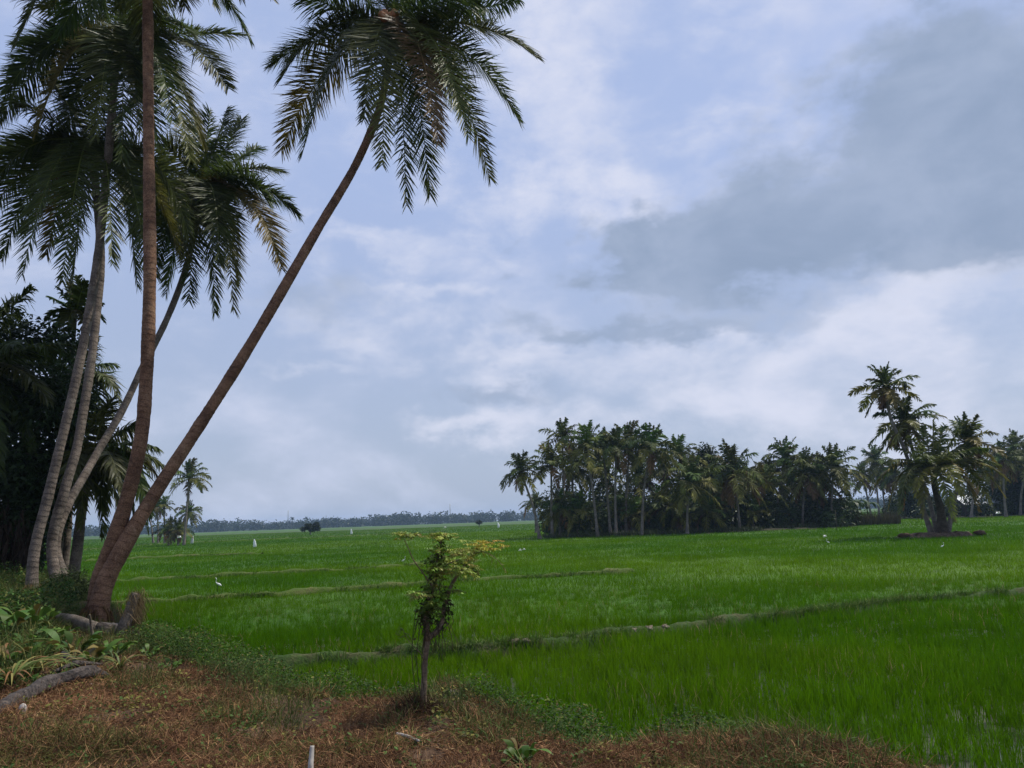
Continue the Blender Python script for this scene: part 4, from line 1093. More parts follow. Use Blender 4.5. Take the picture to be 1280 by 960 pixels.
# ------------------------------------------------------------------ distant treeline and masts
g = np.random.default_rng(91); mb = MB(); cs = []; rs = []
for k in range(1300):
    a = g.uniform(-.86, .86); Rr = g.uniform(880, 1080); x = Rr * math.sin(a); y = Rr * math.cos(a)
    hh = (6 + 7 * fbm(np.array(a * 14 + 5), np.array(2.0), 4) + g.uniform(-2, 2.5)) * 1.05
    cs.append([x, y, hh * .5]); rs.append([g.uniform(5, 10), 4, hh * .58])
foliage(mb, cs, rs, 110000, 2.4, 1.7, (.02, .032, .014), g, 3, 1)
for k in range(70):                                   # palms standing out of it
    a = g.uniform(-.8, .8); Rr = 880; b_ = np.array([Rr * math.sin(a), Rr * math.cos(a), 0]); h = g.uniform(9, 13)
    mb.tube(np.stack([b_, b_ + UP * h]), [.3, .2], 5, (.08, .07, .05)); n = 13; aa = g.uniform(0, 6.28, n); el = g.uniform(-.6, 1.2, n)
    d = np.stack([np.cos(aa) * np.cos(el), np.sin(aa) * np.cos(el), np.sin(el)], 1); q = b_ + UP * h
    P = np.stack([q + 0 * d, q + d * 2, q + d * 3.6 - UP * 1.1], 1); mb.ribbons(P, nrm(np.cross(d, g.normal(size=(n, 3)))), np.tile([[.5, 1.1, .2]], (n, 1)), (.03, .045, .018))
tag(mb.obj('distant_treeline', M['leaf'], smooth=False), 'hazy blue line of far trees along the horizon', kind='stuff')
for px, py, lb in ((360, 638, 'thin lattice mast rising from the far treeline, left of centre'), (563, 630, 'thin lattice mast rising from the far treeline, nearer the centre')):
    b_ = at(px, 657, 900); b_[2] = 0; top = at(px, py, 900); h = top[2]; root = thing('radio_mast', lb, 'mast', b_, 'masts on the horizon')
    for sx_, sy_ in ((-1, -1), (1, -1), (0, 1)):
        mb = MB(); q = b_ + np.array([sx_ * .9, sy_ * .9, 0]); mb.tube(np.stack([q, b_ + np.array([sx_ * .3, sy_ * .3, h])]), .14, 5); mb.obj('leg', M['steel'], root)
    mb = MB()
    for k in range(12):
        z0, z1 = h * k / 12, h * (k + 1) / 12; w0, w1 = .9 - .6 * k / 12, .9 - .6 * (k + 1) / 12; sg = 1 if k % 2 else -1
        mb.tube(np.stack([b_ + [-w0 * sg, -w0, z0], b_ + [w1 * sg, -w1, z1]]), .09, 4)
    mb.obj('bracing', M['steel'], root)

# ------------------------------------------------------------------ foreground: dry grass, litter, weeds
g = np.random.default_rng(101)


def bank_points(n, y0, y1, x0=-12, x1=6, dmin=.1, dmax=99):
    x = g.uniform(x0, x1, n); y = g.uniform(y0, y1, n); d = bank_d(x, y)
    k = (d > dmin) & (d < dmax) & (np.abs(x) < .74 * y + 1.2); return x[k], y[k], d[k]


def tangle(mb, x, y, ln, wd, cols, el0, el1, K=4):
    n = len(x); az = g.uniform(0, 2 * PI, n); el = g.uniform(el0, el1, n); z = bank_h(x, y) + g.uniform(-.01, .05, n)
    d = np.stack([np.cos(az) * np.cos(el), np.sin(az) * np.cos(el), np.sin(el)], 1)
    curl = g.normal(0, .8, (n, 3)); P = [np.stack([x, y, z], 1)]
    for k in range(1, K):
        u = k / (K - 1); P.append(P[-1] + nrm(d + curl * u * u - UP * u * .8) * (ln / (K - 1))[:, None])
    P = np.stack(P, 1); zz = bank_h(P[:, :, 0], P[:, :, 1]) + .005; P[:, :, 2] = np.maximum(P[:, :, 2], zz)
    S_ = nrm(np.cross(d, g.normal(size=(n, 3)))); prof = np.array({4: [.8, 1, .8, .15], 3: [.2, 1, .1]}[K])
    mb.ribbons(P, S_, wd[:, None] * prof, cols)


def dry_cols(x, y):
    n = len(x); a = fbm(x * .9, y * .9, 3)[:, None]; b_ = fbm(x * 2.3 + 9, y * 2.3, 3)[:, None]; r = g.random((n, 1))
    big = fbm(x * .55 + 70, y * .55, 3)[:, None]; r = np.clip(r + (big - .5) * .7, 0, 1)
    c = np.where(r < .62, np.array([.175, .088, .043]), np.where(r < .8, np.array([.31, .18, .085]), np.array([.075, .036, .02])))
    grn = (sstep(.54, .7, a) * .6 + sstep(.58, .72, b_) * .4) > g.random((n, 1)) * 1.1
    c = np.where(grn, np.where(g.random((n, 1)) < .6, np.array([.075, .085, .022]), np.array([.12, .10, .03])), c)
    return c * g.uniform(.6, 1.35, (n, 1)) * (.4 + 1.2 * b_)


mb = MB()
for y0, y1, dens in ((3.2, 6, 6500), (6, 8.5, 4200), (8.5, 13, 1900)):
    x, y, d = bank_points(int(18 * (y1 - y0) * dens), y0, y1, -12, 6, .15)
    k = (fbm(x * 1.5, y * 1.5, 3) < .56 + .1 * g.random(len(x))) & ~((x < -4.2 - .15 * (y - 7)) & (y > 7.5) & (g.random(len(x)) < .6)); x, y = x[k], y[k]; n = len(x)
    hm = .6 + 1.1 * fbm(x * 1.1 + 30, y * 1.1, 3)
    tangle(mb, x, y, g.uniform(.035, .15, n) * hm, g.uniform(.0018, .0038, n) * (1 + .06 * y), dry_cols(x, y), .05, 1.25)
tag(mb.obj('dry_grass', M['dry'], smooth=False), 'tangled dry brown grass covering the bank', kind='stuff')
mb = MB()
x, y, d = bank_points(52000, 3.4, 11, -9, 5, .15); k = fbm(x * 1.2 + 50, y * 1.2, 3) > .44; x, y = x[k], y[k]; n = len(x); r = g.random((n, 1))
tangle(mb, x, y, g.uniform(.02, .055, n), g.uniform(.01, .024, n), np.where(r < .55, np.array([.19, .095, .04]), np.where(r < .85, np.array([.28, .19, .09]), np.array([.1, .05, .03]))) * g.uniform(.6, 1.25, (n, 1)), -.2, .8, 3)
tag(mb.obj('leaf_litter', M['dry'], smooth=False), 'scattered curled dead leaves on the bank', kind='stuff')


def weed_leaves(mb, x, y, z, ls, lw, cols):
    n = len(x); az = g.uniform(0, 2 * PI, n); el = g.uniform(-.3, 1.1, n)
    d = np.stack([np.cos(az) * np.cos(el), np.sin(az) * np.cos(el), np.sin(el)], 1); t = np.array([0, .5, 1.0])
    P = np.stack([x, y, z], 1)[:, None, :] + d[:, None, :] * (ls[:, None] * t)[:, :, None] - UP * (ls[:, None] * .25 * t ** 2)[:, :, None]
    mb.ribbons(P, nrm(np.cross(d, UP + g.normal(0, .35, (n, 3)))), lw[:, None] * np.array([.25, 1, .1]), cols)


mb = MB()
# hedge-like strip of creeping weeds along the crest facing the paddy
x, y, d = bank_points(1300000, 4, 19, -10, 3.4, -.12, 1.5)
cl = fbm(x * .75 + 11, y * .75, 3); px_w = sstep(-5.9, -4.8, x) * sstep(2.6, 1.2, x)
hmax = (.29 + .15 * sstep(-1.0, -2.4, x)) * px_w * (.5 + 1.1 * fbm(x * 2.6, y * 2.6, 2)) * sstep(.26, .44, cl + .1 * sstep(-.5, -2.5, x)) * sstep(1.0, .4, d + .7 * (cl - .5)) * (.55 + .45 * sstep(-.12, .3, d))
k = hmax * 1.2 > g.random(len(x)) * .5; x, y, d, hmax = x[k], y[k], d[k], hmax[k]
far = 1 + np.clip(y - 8, 0, 10) * .06; k = g.random(len(x)) < 1 / far ** 2; x, y, d, hmax, far = x[k], y[k], d[k], hmax[k], far[k]; n = len(x)
z = np.maximum(bank_h(x, y), .05) + hmax * g.random(n) ** .7
a = fbm(x * 1.9, y * 1.9, 3)[:, None]; rr_ = g.random((n, 1))
c = np.where(rr_ < .8, np.array([.022, .05, .010]) * (1 - a) + np.array([.055, .105, .016]) * a, np.where(g.random((n, 1)) < .6, np.array([.10, .13, .022]), np.array([.12, .085, .03]))) * g.uniform(.5, 1.45, (n, 1))
weed_leaves(mb, x, y, z, g.uniform(.018, .045, n) * far, g.uniform(.008, .018, n) * far, c)
x, y, d = bank_points(120000, 4, 16, -9, 4, -.1, 1.7); k = fbm(x * 1.3, y * 1.3, 3) > .46; x, y = x[k], y[k]; n = len(x)
c = np.where(g.random((n, 1)) < .6, np.array([.06, .10, .022]), np.array([.13, .12, .04])) * g.uniform(.6, 1.3, (n, 1))
blades(mb, x, y, np.maximum(bank_h(x, y), 0), g.uniform(.06, .28, n), g.uniform(.004, .008, n), np.abs(g.normal(.5, .3, n)), 3, c, c, g)
tag(mb.obj('bank_weeds', M['weed'], smooth=False), 'low green creeping weeds along the edge of the bank', kind='stuff')
mb = MB()
# rank growth at the left, under the palms
x, y, d = bank_points(420000, 7.5, 19, -14, -3.5, .1); lim = -4.6 - .58 * (y - 8)
k = (x < lim + 1.2 * (fbm(x, y, 3) - .5)) & (fbm(x * 1.1 + 5, y * 1.1, 3) > .4); x, y = x[k], y[k]
k = g.random(len(x)) < np.clip(9 / y, 0, 1) ** 2; x, y = x[k], y[k]; n = len(x)
hm = .5 * sstep(.38, .7, fbm(x * .8 + 3, y * .8, 3)) + .06
c = np.where(g.random((n, 1)) < .7, np.array([.04, .085, .016]), np.array([.11, .12, .03])) * g.uniform(.55, 1.4, (n, 1))
weed_leaves(mb, x, y, bank_h(x, y) + hm * g.random(n), g.uniform(.04, .11, n), g.uniform(.016, .04, n), c)
x2, y2, d = bank_points(90000, 8, 22, -16, -4, -.05); k = (x2 < -4.8 - .55 * (y2 - 8)); x2, y2 = x2[k], y2[k]; n = len(x2)
c = np.where(g.random((n, 1)) < .6, np.array([.06, .10, .02]), np.array([.14, .13, .04])) * g.uniform(.6, 1.3, (n, 1))
blades(mb, x2, y2, bank_h(x2, y2), g.uniform(.12, .5, n), g.uniform(.006, .014, n), np.abs(g.normal(.5, .3, n)), 3, c, c, g)
tag(mb.obj('palm_foot_weeds', M['weed'], smooth=False), 'mixed green weeds and grass around the palm feet', kind='stuff')
# stray green sprigs in the dry grass
mb = MB()
for k in range(520):
    x0 = g.uniform(-5.5, 3.0); y0 = g.uniform(3.6, 8.5)
    if bank_d(x0, y0) < .3: continue
    n = g.integers(8, 30); x = x0 + g.normal(0, .05, n); y = y0 + g.normal(0, .05, n); c = (np.array([.06, .10, .022]) if g.random() < .6 else np.array([.16, .15, .035])) * g.uniform(.7, 1.2, (n, 1))
    weed_leaves(mb, x, y, bank_h(x, y) + g.uniform(.01, .1, n), g.uniform(.02, .05, n), g.uniform(.012, .03, n), c)
tag(mb.obj('green_sprigs', M['weed'], smooth=False), 'stray green sprigs growing through the dry grass', kind='stuff')

# blue flowers among the weeds
for k, (px, py) in enumerate(((300, 803), (312, 798), (330, 810), (192, 800), (337, 838), (498, 856), (434, 853), (411, 843), (673, 893), (679, 891), (672, 896), (356, 822))):
    q = ground(px, py); q = q - nrm(q - CAM) * .3 + UP * .02; mb = MB(); gg = np.random.default_rng(400 + k)
    nn = nrm(nrm(CAM - q) + UP * .8 + gg.normal(0, .3, 3)); a = nrm(np.cross(nn, UP)); b_ = np.cross(nn, a); r = gg.uniform(.012, .018) * (q[1] / 8) ** .5
    th = np.linspace(0, 2 * PI, 11)[:-1]; rim = q + (np.cos(th)[:, None] * a + np.sin(th)[:, None] * b_) * (r * (1 + .12 * np.cos(th * 5)))[:, None] + nn * .018
    mid_ = q + (np.cos(th)[:, None] * a + np.sin(th)[:, None] * b_) * r * .3; col = np.array([.22, .22, .62]) * gg.uniform(.8, 1.2)
    i = np.arange(10); j = (i + 1) % 10
    mb.add(np.vstack([rim, mid_, q[None] - nn * .02]), np.stack([i, j, 10 + j, 10 + i], 1), np.stack([10 + i, 10 + j, np.full(10, 20)], 1), np.vstack([np.tile(col, (10, 1)), np.tile(col * .8 + .12, (10, 1)), [[.5, .45, .5]]]))
    mb.tube(np.stack([q - nn * .02, q - UP * .12, q - UP * .3]), .003, 4, (.05, .09, .02))
    tag(mb.obj('blue_flower', M['petal'], loc=q), 'small blue trumpet flower open among the weeds along the bank', 'flower', 'blue flowers in the bank weeds')

# pale dry mud clods on the paddy edge
for k, (px, py, s_, lb) in enumerate(((566, 868, .12, 'pale mud clod just right of the small tree trunk'), (584, 868, .1, 'low pale mud clod second right of the small tree trunk'), (602, 870, .13, 'pale mud clod on the bank edge right of the small tree'),
                                      (622, 873, .1, 'cracked pale clod in the middle of the mud edge'), (640, 878, .11, 'pale clod near the right end of the mud edge'), (742, 897, .1, 'flat pale stone on the weeds at the paddy edge'),
                                      (398, 828, .13, 'pale earth clod among weeds left of the small tree'), (424, 836, .1, 'smaller pale earth clod beside the weeds left of the small tree'), (668, 884, .08, 'small pale clod right end of the mud edge by the blue flowers'))):
    q = ground(px, py); gg = np.random.default_rng(500 + k)
    while float(bank_d(q[0], q[1])) < .3: q[:2] *= .995
    q = np.array([q[0], q[1], gz(q[0], q[1]) + s_ * .15]); mb = MB()
    s_ *= .62; q[2] -= s_ * .15; mb.blob(q, (s_ * 1.25, s_ * .8, s_ * .5), (.3, .26, .2), 14, 9, .16, gg); tag(mb.obj('mud_clod', M['mudclod'], loc=q), lb, 'clod of earth', 'pale clods on the bank edge')
for px, py, s_, lb in ((37, 879, .05, 'smooth white pebble just below the driftwood log'), (28, 893, .06, 'grey pointed stone below the white pebble'), (114, 858, .035, 'small pale stone under the right end of the driftwood'), (123, 857, .025, 'tiny pale stone beside the driftwood end'), (580, 923, .03, 'small white scrap of litter on the dry grass')):
    q = ground(px, py); gg = np.random.default_rng(int(px)); q[2] = gz(q[0], q[1]) + s_ * .5; mb = MB(); mb.blob(q, (s_ * .6, s_ * .5, s_ * .4 if px != 28 else s_ * .9), (.6, .6, .6), 12, 8, .03, gg); tag(mb.obj('stone', M['stone'], loc=q), lb, 'stone')
# clods on the near bund
for px, py, lb in ((640, 797, 'pale clod on the near bund right of the small tree'), (660, 795, 'second pale clod on the near bund'), (790, 782, 'pale clod on the near bund below the grove middle'), (808, 781, 'flat pale clod beside another on the near bund'), (833, 778, 'dark-edged clod on the near bund, rightmost')):
    q = onz(px, py, .3); gg = np.random.default_rng(int(px)); mb = MB(); C0 = bund_lines[0][0]; q[:2] = C0[np.argmin(np.abs(C0[:, 0] / C0[:, 1] - q[0] / q[1]))] - [0, .06]; q[2] = .25; mb.blob(q, (.075, .06, .05), (.4, .3, .2), 12, 7, .25, gg); tag(mb.obj('mud_clod', M['mudclod'], loc=q), lb, 'clod of earth', 'clods on the near bund')


# ------------------------------------------------------------------ driftwood, stumps, logs
def log_obj(name, label, cat, pts, rads, mat, n=14, sink=0, jit=.05, seed=1):
    gg = np.random.default_rng(seed); P = spline(np.array(pts), 30); r = np.interp(np.linspace(0, 1, 30), np.linspace(0, 1, len(rads)), rads)
    th = np.linspace(0, 2 * PI, n, endpoint=False); rid = 1 + .12 * gg.normal(size=n)
    mb = MB(); mb.tube(P, r, n, jit=jit * .6, g=gg); V_ = mb.v[0]; c = np.repeat(P, n, 0); V_[:30 * n] = c + (V_[:30 * n] - c) * np.tile(rid, 30)[:, None]
    return tag(mb.obj(name, M[mat], loc=P[0]), label, cat)


def gpt(px, py, up): q = ground(px, py); q[2] = gz(q[0], q[1]) + up; return q


log_obj('driftwood_log', 'long weathered grey log lying on the dry grass at lower left', 'log', [gpt(-30, 908, .05), gpt(12, 887, .05), gpt(38, 877, .08), gpt(66, 862, .07), gpt(100, 855, .09), gpt(120, 849, .06), gpt(136, 851, .03)], [.045, .062, .05, .075, .058, .078, .06, .068, .03], 'wood', 18, 0, .13, 1)
log_obj('driftwood_branch', 'thin broken branch lying behind the grey log', 'branch', [gpt(66, 851, .08), gpt(94, 843, .1), gpt(126, 838, .06)], [.015, .028, .014], 'wood', 10, 0, .08, 2)
log_obj('driftwood_chunk', 'dark split piece of wood standing up behind the grey log', 'log', [gpt(78, 834, .14), gpt(90, 838, .1), gpt(104, 843, .04)], [.03, .045, .02], 'wood', 9, 0, .12, 3)
log_obj('fallen_trunk', 'grey fallen trunk lying at the foot of the leaning palms', 'log', [gpt(50, 782, .12), gpt(80, 785, .12), gpt(118, 794, .1)], [.09, .09, .08], 'bark_tree', 14, 0, .04, 4)
log_obj('fallen_trunk', 'pale fallen trunk lying right of the palm feet beside the stump', 'log', [gpt(128, 796, .1), gpt(155, 796, .1), gpt(184, 797, .1)], [.1, .11, .1], 'wood', 14, 0, .04, 5)
log_obj('fallen_trunk', 'pale cut log resting on the grass hump beyond the palm feet', 'log', [at(64, 736, yB + .5), at(86, 735, yB + .6), at(108, 731, yB + .7)], [.09, .085, .1], 'wood', 12, 0, .04, 6)
q0 = gpt(146, 800, 0); root = thing('palm_stump', 'leaning broken palm stump hung with straw right of the leaning palms', 'stump', q0)
q1 = at(170, 742, q0[1] + .2); mb = MB(); P = spline(np.array([q0 - UP * .1, q0 * .5 + q1 * .5 + [.03, 0, .02], q1]), 24); mb.tube(P, np.linspace(.105, .065, 24), 12, jit=.05); mb.obj('stem', M['bark_tree'], root)
mb = MB(); n = 420; t = g.random((n, 1)) ** 2; q = q1 * (1 - t * .5) + q0 * t * .5 + g.normal(0, .06, (n, 3)); l = g.uniform(.15, .5, (n, 1))
mb.ribbons(np.stack([q, q + g.normal(0, .05, (n, 3)) + [.03, 0, 0] - UP * l * .4, q + g.normal(0, .07, (n, 3)) + [.05, 0, 0] - UP * l], 1), nrm(g.normal(size=(n, 3))), np.full((n, 1), .007) * np.array([[1, 1, .4]]), np.array([.17, .12, .06]) * g.uniform(.5, 1.3, (n, 1))); mb.obj('straw', M['dry'], root)
log_obj('stick', 'thin dark stick stuck upright before the palm feet', 'stick', [gpt(118, 806, 0), at(114, 782, ground(118, 806)[1]), at(112, 768, ground(118, 806)[1] - .05)], [.02, .018, .012], 'bark_tree', 7, 0, .05, 7)
log_obj('stick', 'bare pale stick standing up from the dry grass at the bottom edge', 'stick', [gpt(388, 985, -.1), at(388, 958, ground(388, 985)[1] + .02), at(390, 932, ground(388, 985)[1] + .05)], [.022, .021, .014], 'stone', 9, 0, .05, 8)
log_obj('twig', 'short pale twig lying in the grass right of the small tree foot', 'stick', [gpt(495, 925, .04), gpt(510, 932, .06), gpt(524, 936, .05)], [.012, .012, .008], 'stone', 7, 0, .06, 9)

# grassy hump between the palm feet
q = at(85, 762, yB - .6); q[2] = gz(q[0], q[1]); root = thing('grassy_bush', 'rounded grassy bush between the grey palms and the leaning ones', 'bush', q)
mb = MB(); foliage(mb, [q + UP * .25, q + [.25, 0, .18], q + [-.25, .1, .2]], [[.42, .4, .4], [.35, .3, .3], [.3, .3, .32]], 6000, .09, .018, (.055, .075, .025), g); mb.obj('foliage', M['weed'], root, smooth=False)


# ------------------------------------------------------------------ leafy plants at the left
def leaf_plant(name, label, px, py, kind, s, seed, group):
    s *= .85
    gg = np.random.default_rng(seed); b_ = gpt(px, py, 0); root = thing(name, label, 'plant', b_, group)
    nl_ = {'broad': 14, 'strap': 22, 'taro': 9}[kind]
    for k in range(nl_):
        a = k * 2.4 + gg.normal(0, .3); d = np.array([math.cos(a), math.sin(a), 0]); mb = MB(); h = s * gg.uniform(.7, 1.2)
        if kind == 'strap':
            t = np.linspace(0, 1, 8)[:, None]; P = b_ + d * h * (.25 * t + .75 * t ** 2) + UP * h * (1.35 * t - 1.0 * t ** 2.2); wv = np.array([.8, 1, 1, 1, .9, .75, .5, .08]) * .03 * s / .5
            col = (np.array([.10, .14, .03]) if gg.random() < .5 else np.array([.2, .17, .05])) if gg.random() < .8 else np.array([.2, .1, .04])
        else:
            st = .55 if kind == 'taro' else .3; t = np.linspace(0, 1, 7)[:, None]
            stem = np.stack([b_, b_ + d * h * .12 + UP * h * st * .6, b_ + d * h * .28 + UP * h * st]); mb.tube(spline(stem, 6), .008, 5, (.07, .1, .03))
            P = stem[-1] + d * h * (.1 * t + .28 * t ** 1.5) + UP * h * (.52 * t - .32 * t ** 2.5); wv = np.array([.12, .62, .95, 1, .85, .5, .04]) * (.14 if kind == 'taro' else .105) * s / .5
            col = np.array([.045, .105, .016]) * gg.uniform(.6, 1.3) + np.array([.04, .04, 0]) * gg.random()
        P = P + np.linspace(0, 1, len(P))[:, None] ** 1.5 * gg.normal(0, .09, 3) * h
        if kind != 'strap' and gg.random() < .16: col = np.array([.17, .13, .035]) * gg.uniform(.7, 1.2)
        mb.ribbons(P[None], nrm(np.cross(d, UP) + gg.normal(0, .35, 3))[None], wv[None], col); mb.obj('leaf', M['leaf'], root)


for k, (nm, px, py, kd, s, lb) in enumerate((
        ('broadleaf_plant', 92, 826, 'broad', .55, 'plant with the brightest green upright leaves at the left'), ('broadleaf_plant', 70, 812, 'broad', .5, 'mid green broadleaf plant left of the brightest one'),
        ('broadleaf_plant', 40, 822, 'broad', .55, 'broadleaf plant above the left end of the log'), ('taro_plant', 8, 812, 'taro', .7, 'tall wide-leaved plant at the left border under the trees'),
        ('taro_plant', 32, 800, 'taro', .6, 'wide-leaved plant in front of the grey palm feet'), ('strap_leaf_plant', 14, 862, 'strap', .5, 'yellowing strap-leaved plant at the left border above the log'),
        ('strap_leaf_plant', 45, 850, 'strap', .45, 'strap-leaved plant with one long arching pale leaf behind the log'), ('strap_leaf_plant', 74, 842, 'strap', .35, 'small orange-brown strap-leaved plant behind the split wood'),
        ('broadleaf_plant', 142, 826, 'broad', .4, 'bright green plant in front of the straw-hung stump'), ('strap_leaf_plant', 150, 842, 'strap', .35, 'low curling strap-leaved plant right of the log end'),
        ('broadleaf_plant', 188, 824, 'broad', .3, 'small fresh green plant right of the stump'), ('broadleaf_plant', 214, 842, 'broad', .25, 'little bright sprout alone in the dry grass'),
        ('broadleaf_plant', 652, 962, 'broad', .3, 'round-leaved green plant at the bottom edge right of the small tree'), ('strap_leaf_plant', 2, 838, 'strap', .55, 'withered strap-leaved plant half cut by the left border'),
        ('taro_plant', 55, 792, 'taro', .5, 'wide-leaved plant between the grey palms and the fallen trunk'), ('broadleaf_plant', 20, 838, 'broad', .5, 'dark green broadleaf plant among the strap leaves'),
        ('broadleaf_plant', 118, 834, 'broad', .4, 'green plant just beyond the right end of the log'))):
    leaf_plant(nm, lb, px, py, kd, s, 600 + k, 'leafy plants on the left bank')

# ------------------------------------------------------------------ the small tree in front
gS = ground(528, 893); yS = gS[1]
g = np.random.default_rng(700)
root = thing('sapling', 'small thin tree with yellow-green feathery leaves standing alone on the bank', 'tree', gS)


def sp(px, py, dy=0): return at(px, py, yS + dy)


def branch(pts, rads, name='branch'):
    mb = MB(); P = spline(np.array(pts), 30); mb.tube(P, np.interp(np.linspace(0, 1, 30), np.linspace(0, 1, len(rads)), rads), 10, jit=.05, g=g); mb.obj(name, M['bark_sapling'], root); return P


branch([gS - UP * .08, sp(530, 860), sp(532, 820), sp(535, 797)], [.036, .025, .023, .023], 'trunk')
bl = [branch([sp(535, 800), sp(533, 770, -.02), sp(541, 735, .03), sp(546, 705, .02), sp(552, 672)], [.028, .024, .02, .013, .006]),
      branch([sp(535, 799), sp(549, 785, .03), sp(557, 752, .06), sp(566, 728, .05), sp(582, 705, .1), sp(598, 682, .12)], [.024, .02, .017, .014, .011, .005]),
      branch([sp(541, 735), sp(530, 718, -.1), sp(517, 700, -.16), sp(508, 680, -.2), sp(502, 669, -.2)], [.008, .006, .005, .004, .002]),
      branch([sp(590, 692, .1), sp(606, 690, .1), sp(620, 698, .12), sp(633, 714, .14)], [.004, .003, .0022, .0014]),
      branch([sp(538, 752), sp(528, 745, -.15), sp(518, 748, -.2)], [.007, .005, .002]),
      branch([sp(545, 720), sp(560, 705, -.15), sp(578, 698, -.2)], [.008, .006, .002]),
      branch([sp(532, 830), sp(524, 815, -.1), sp(510, 800, -.12), sp(504, 788, -.12)], [.006, .004, .003, .002])]


def pinnate(mb, p0, d, ln, col):
    """one feathery leaf: rachis with paired leaflets"""
    d = nrm(d); s_ = nrm(np.cross(d, UP)); nn = np.cross(s_, d); m_ = 9; t = np.linspace(.12, 1, m_)
    C = p0 + d * (ln * t)[:, None] - UP * (ln * .25 * t ** 2)[:, None]
    mb.tube(np.vstack([p0, C]), np.linspace(.002, .0008, m_ + 1), 3, col * .8, cap=False)
    for sg in (-1, 1):
        l = ln * .34 * (1 - .35 * t) * g.uniform(.8, 1.2, m_); dd = nrm(s_ * sg + d * .45 + nn * g.normal(.1, .35, (m_, 1)) - UP * g.uniform(.1, .8, (m_, 1)))
        P = np.stack([C, C + dd * (l * .5)[:, None], C + dd * l[:, None] - UP * (l * .2)[:, None]], 1)
        mb.ribbons(P, nrm(np.cross(dd, nn) + g.normal(0, .6, (m_, 3))), (l * .46)[:, None] * np.array([[.3, 1, .1]]), col * g.uniform(.75, 1.25, (m_, 1)))


YG = np.array([.22, .27, .045]); OR = np.array([.36, .26, .04]); LG = np.array([.15, .22, .03])
for (px, py, rx, ry, dy, n, col) in ((510, 669, 20, 4, -.2, 16, YG), (552, 669, 22, 5, 0, 20, YG), (603, 682, 20, 7, .12, 14, OR * .55 + YG * .45), (572, 690, 18, 8, -.1, 16, YG), (566, 712, 26, 12, -.12, 30, YG), (580, 702, 22, 10, .1, 20, YG * .9 + OR * .1),
                                     (520, 744, 12, 6, -.2, 12, YG), (540, 752, 8, 7, -.1, 14, LG), (546, 700, 16, 14, .08, 16, LG), (562, 738, 14, 12, .06, 12, LG), (590, 690, 10, 8, .2, 10, YG), (548, 685, 12, 8, -.1, 10, LG), (540, 735, 12, 14, 0, 12, LG * .7), (536, 765, 14, 12, -.05, 12, LG * .6), (545, 712, 13, 14, -.03, 12, LG * .8), (590, 710, 8, 10, .1, 8, LG)):
    mb = MB()
    for k in range(int(n * 1.9)):
        p0 = sp(px + g.normal(0, rx * .42), py + g.normal(0, ry * .4), dy + g.normal(0, .07)); a = g.uniform(0, 2 * PI)
        pinnate(mb, p0, np.array([math.cos(a), math.sin(a), g.uniform(-.1, .45)]), g.uniform(.06, .115), col * g.uniform(.75, 1.2, 3))
    mb.obj('leaf_spray', M['leaf'], root, smooth=False)
mb = MB()
for k in range(9):
    u = k / 8; p0 = sp(600 + 33 * u, 686 + 28 * u ** 1.3, .13); pinnate(mb, p0, np.array([g.normal(.3, .4), g.normal(0, .6), g.normal(-.2, .4)]), .05, YG * .9)
mb.obj('leaf_spray', M['leaf'], root, smooth=False); mb = MB()
for k in range(8): pinnate(mb, sp(505 + g.normal(0, 3), 790 + g.normal(0, 4), -.12), g.normal(size=3), .06, LG)
mb.obj('leaf_spray', M['leaf'], root, smooth=False)
# creeper wrapped round it
mb = MB(); n = 950
ctr = np.concatenate([bl[0][4:28], bl[1][4:14], bl[0][4:13], bl[0][5:12] + np.array([-.015, 0, -.03])]); k = g.integers(0, len(ctr), n); q = ctr[k] + g.normal(0, 1, (n, 3)) * np.array([.026, .028, .04]) * g.uniform(.5, 1.6, (n, 1))
dn = nrm(g.normal(size=(n, 3)) * [1, 1, .5] - UP * .7); l = g.uniform(.02, .045, n)
r_ = g.random((n, 1)); cc = np.where(r_ < .6, np.array([.035, .05, .014]), np.where(r_ < .82, np.array([.075, .11, .022]), np.array([.075, .052, .03]))) * g.uniform(.6, 1.3, (n, 1))
mb.ribbons(np.stack([q, q + dn * (l * .5)[:, None], q + dn * l[:, None]], 1), nrm(np.cross(dn, g.normal(size=(n, 3)))), (l * .5)[:, None] * np.array([[.2, 1, .1]]), cc)
for k in range(46):                                     # hanging brown stems
    a = ctr[g.integers(0, len(ctr))] + g.normal(0, .03, 3); b_ = a + np.array([g.normal(0, .04), g.normal(0, .04), -g.uniform(.1, .3)])
    mb.tube(spline(np.stack([a, (a + b_) / 2 + g.normal(0, .03, 3), b_]), 6), .0025, 4, (.07, .05, .032), cap=False)
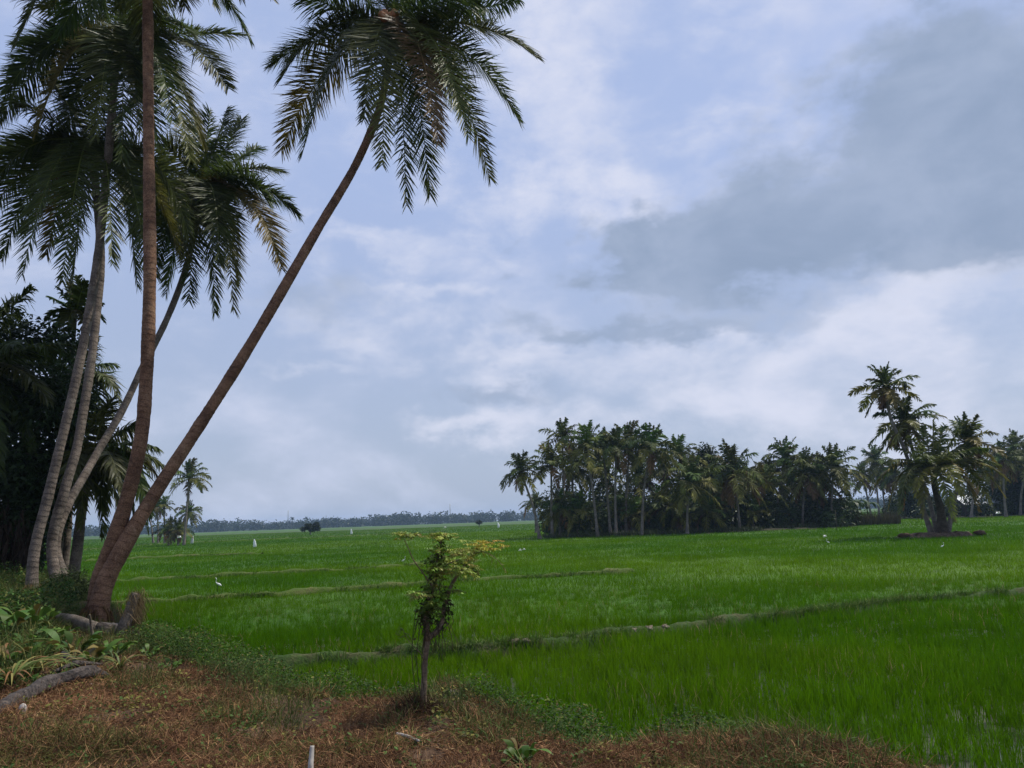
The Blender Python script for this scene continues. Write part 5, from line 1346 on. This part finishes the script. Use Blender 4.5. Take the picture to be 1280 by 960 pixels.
for k in range(3):
    a = sp(520 + 7 * k, 760 + 8 * k, -.03); b_ = sp(522 + 5 * k, 880, -.02); mb.tube(spline(np.stack([a, (a + b_) / 2 + [-.04, 0, 0], b_]), 12), .003, 4, (.06, .05, .03), cap=False)
tag(mb.obj('creeper_vine', M['weed'], loc=sp(535, 790), smooth=False), 'dark tangled creeper wrapped around the fork of the small tree', 'creeper')
mb = MB(); n = 900; a = g.uniform(0, 2 * PI, n); r = np.abs(g.normal(0, .13, n)); x = gS[0] - .05 + r * np.cos(a); y = gS[1] + r * np.sin(a)
tangle(mb, x, y, g.uniform(.08, .25, n), np.full(n, .005), np.array([.06, .035, .02]) * g.uniform(.4, 1.3, (n, 1)), .5, 1.5)
tag(mb.obj('dead_tuft', M['dry'], loc=gS, smooth=False), 'dark dead tuft of grass round the foot of the small tree', 'grass tuft')

# ------------------------------------------------------------------ haze
hx = 2600; mb = MB(); z0, z1 = -1.3, 32
V_ = np.array([[-hx, -hx, z0], [hx, -hx, z0], [hx, hx, z0], [-hx, hx, z0], [-hx, -hx, z1], [hx, -hx, z1], [hx, hx, z1], [-hx, hx, z1]], float)
m, nt = newmat('haze_air'); pv = nt.nodes.new('ShaderNodeVolumePrincipled'); mo = nt.nodes.new('ShaderNodeOutputMaterial')
pv.inputs['Color'].default_value = (.5, .68, 1, 1); pv.inputs['Density'].default_value = .00021; pv.inputs['Anisotropy'].default_value = .2
nt.links.new(pv.outputs[0], mo.inputs['Volume'])
mb.add(V_, [[0, 3, 2, 1], [4, 5, 6, 7], [0, 1, 5, 4], [1, 2, 6, 5], [2, 3, 7, 6], [3, 0, 4, 7]])
tag(mb.obj('haze', m, smooth=False), 'thin bluish haze in the far air', kind='stuff')

# ------------------------------------------------------------------ render settings
for o in bpy.data.objects:
    if '_base' in o: del o['_base']
sc.view_settings.view_transform = 'Standard'; sc.view_settings.look = 'None'; sc.view_settings.gamma = 1; sc.view_settings.exposure = 0
sc.view_settings.use_curve_mapping = False
sc.render.engine = 'CYCLES'; sc.cycles.max_bounces = 6; sc.cycles.diffuse_bounces = 3; sc.cycles.volume_bounces = 1; sc.cycles.transmission_bounces = 4
sc.cycles.use_denoising = True
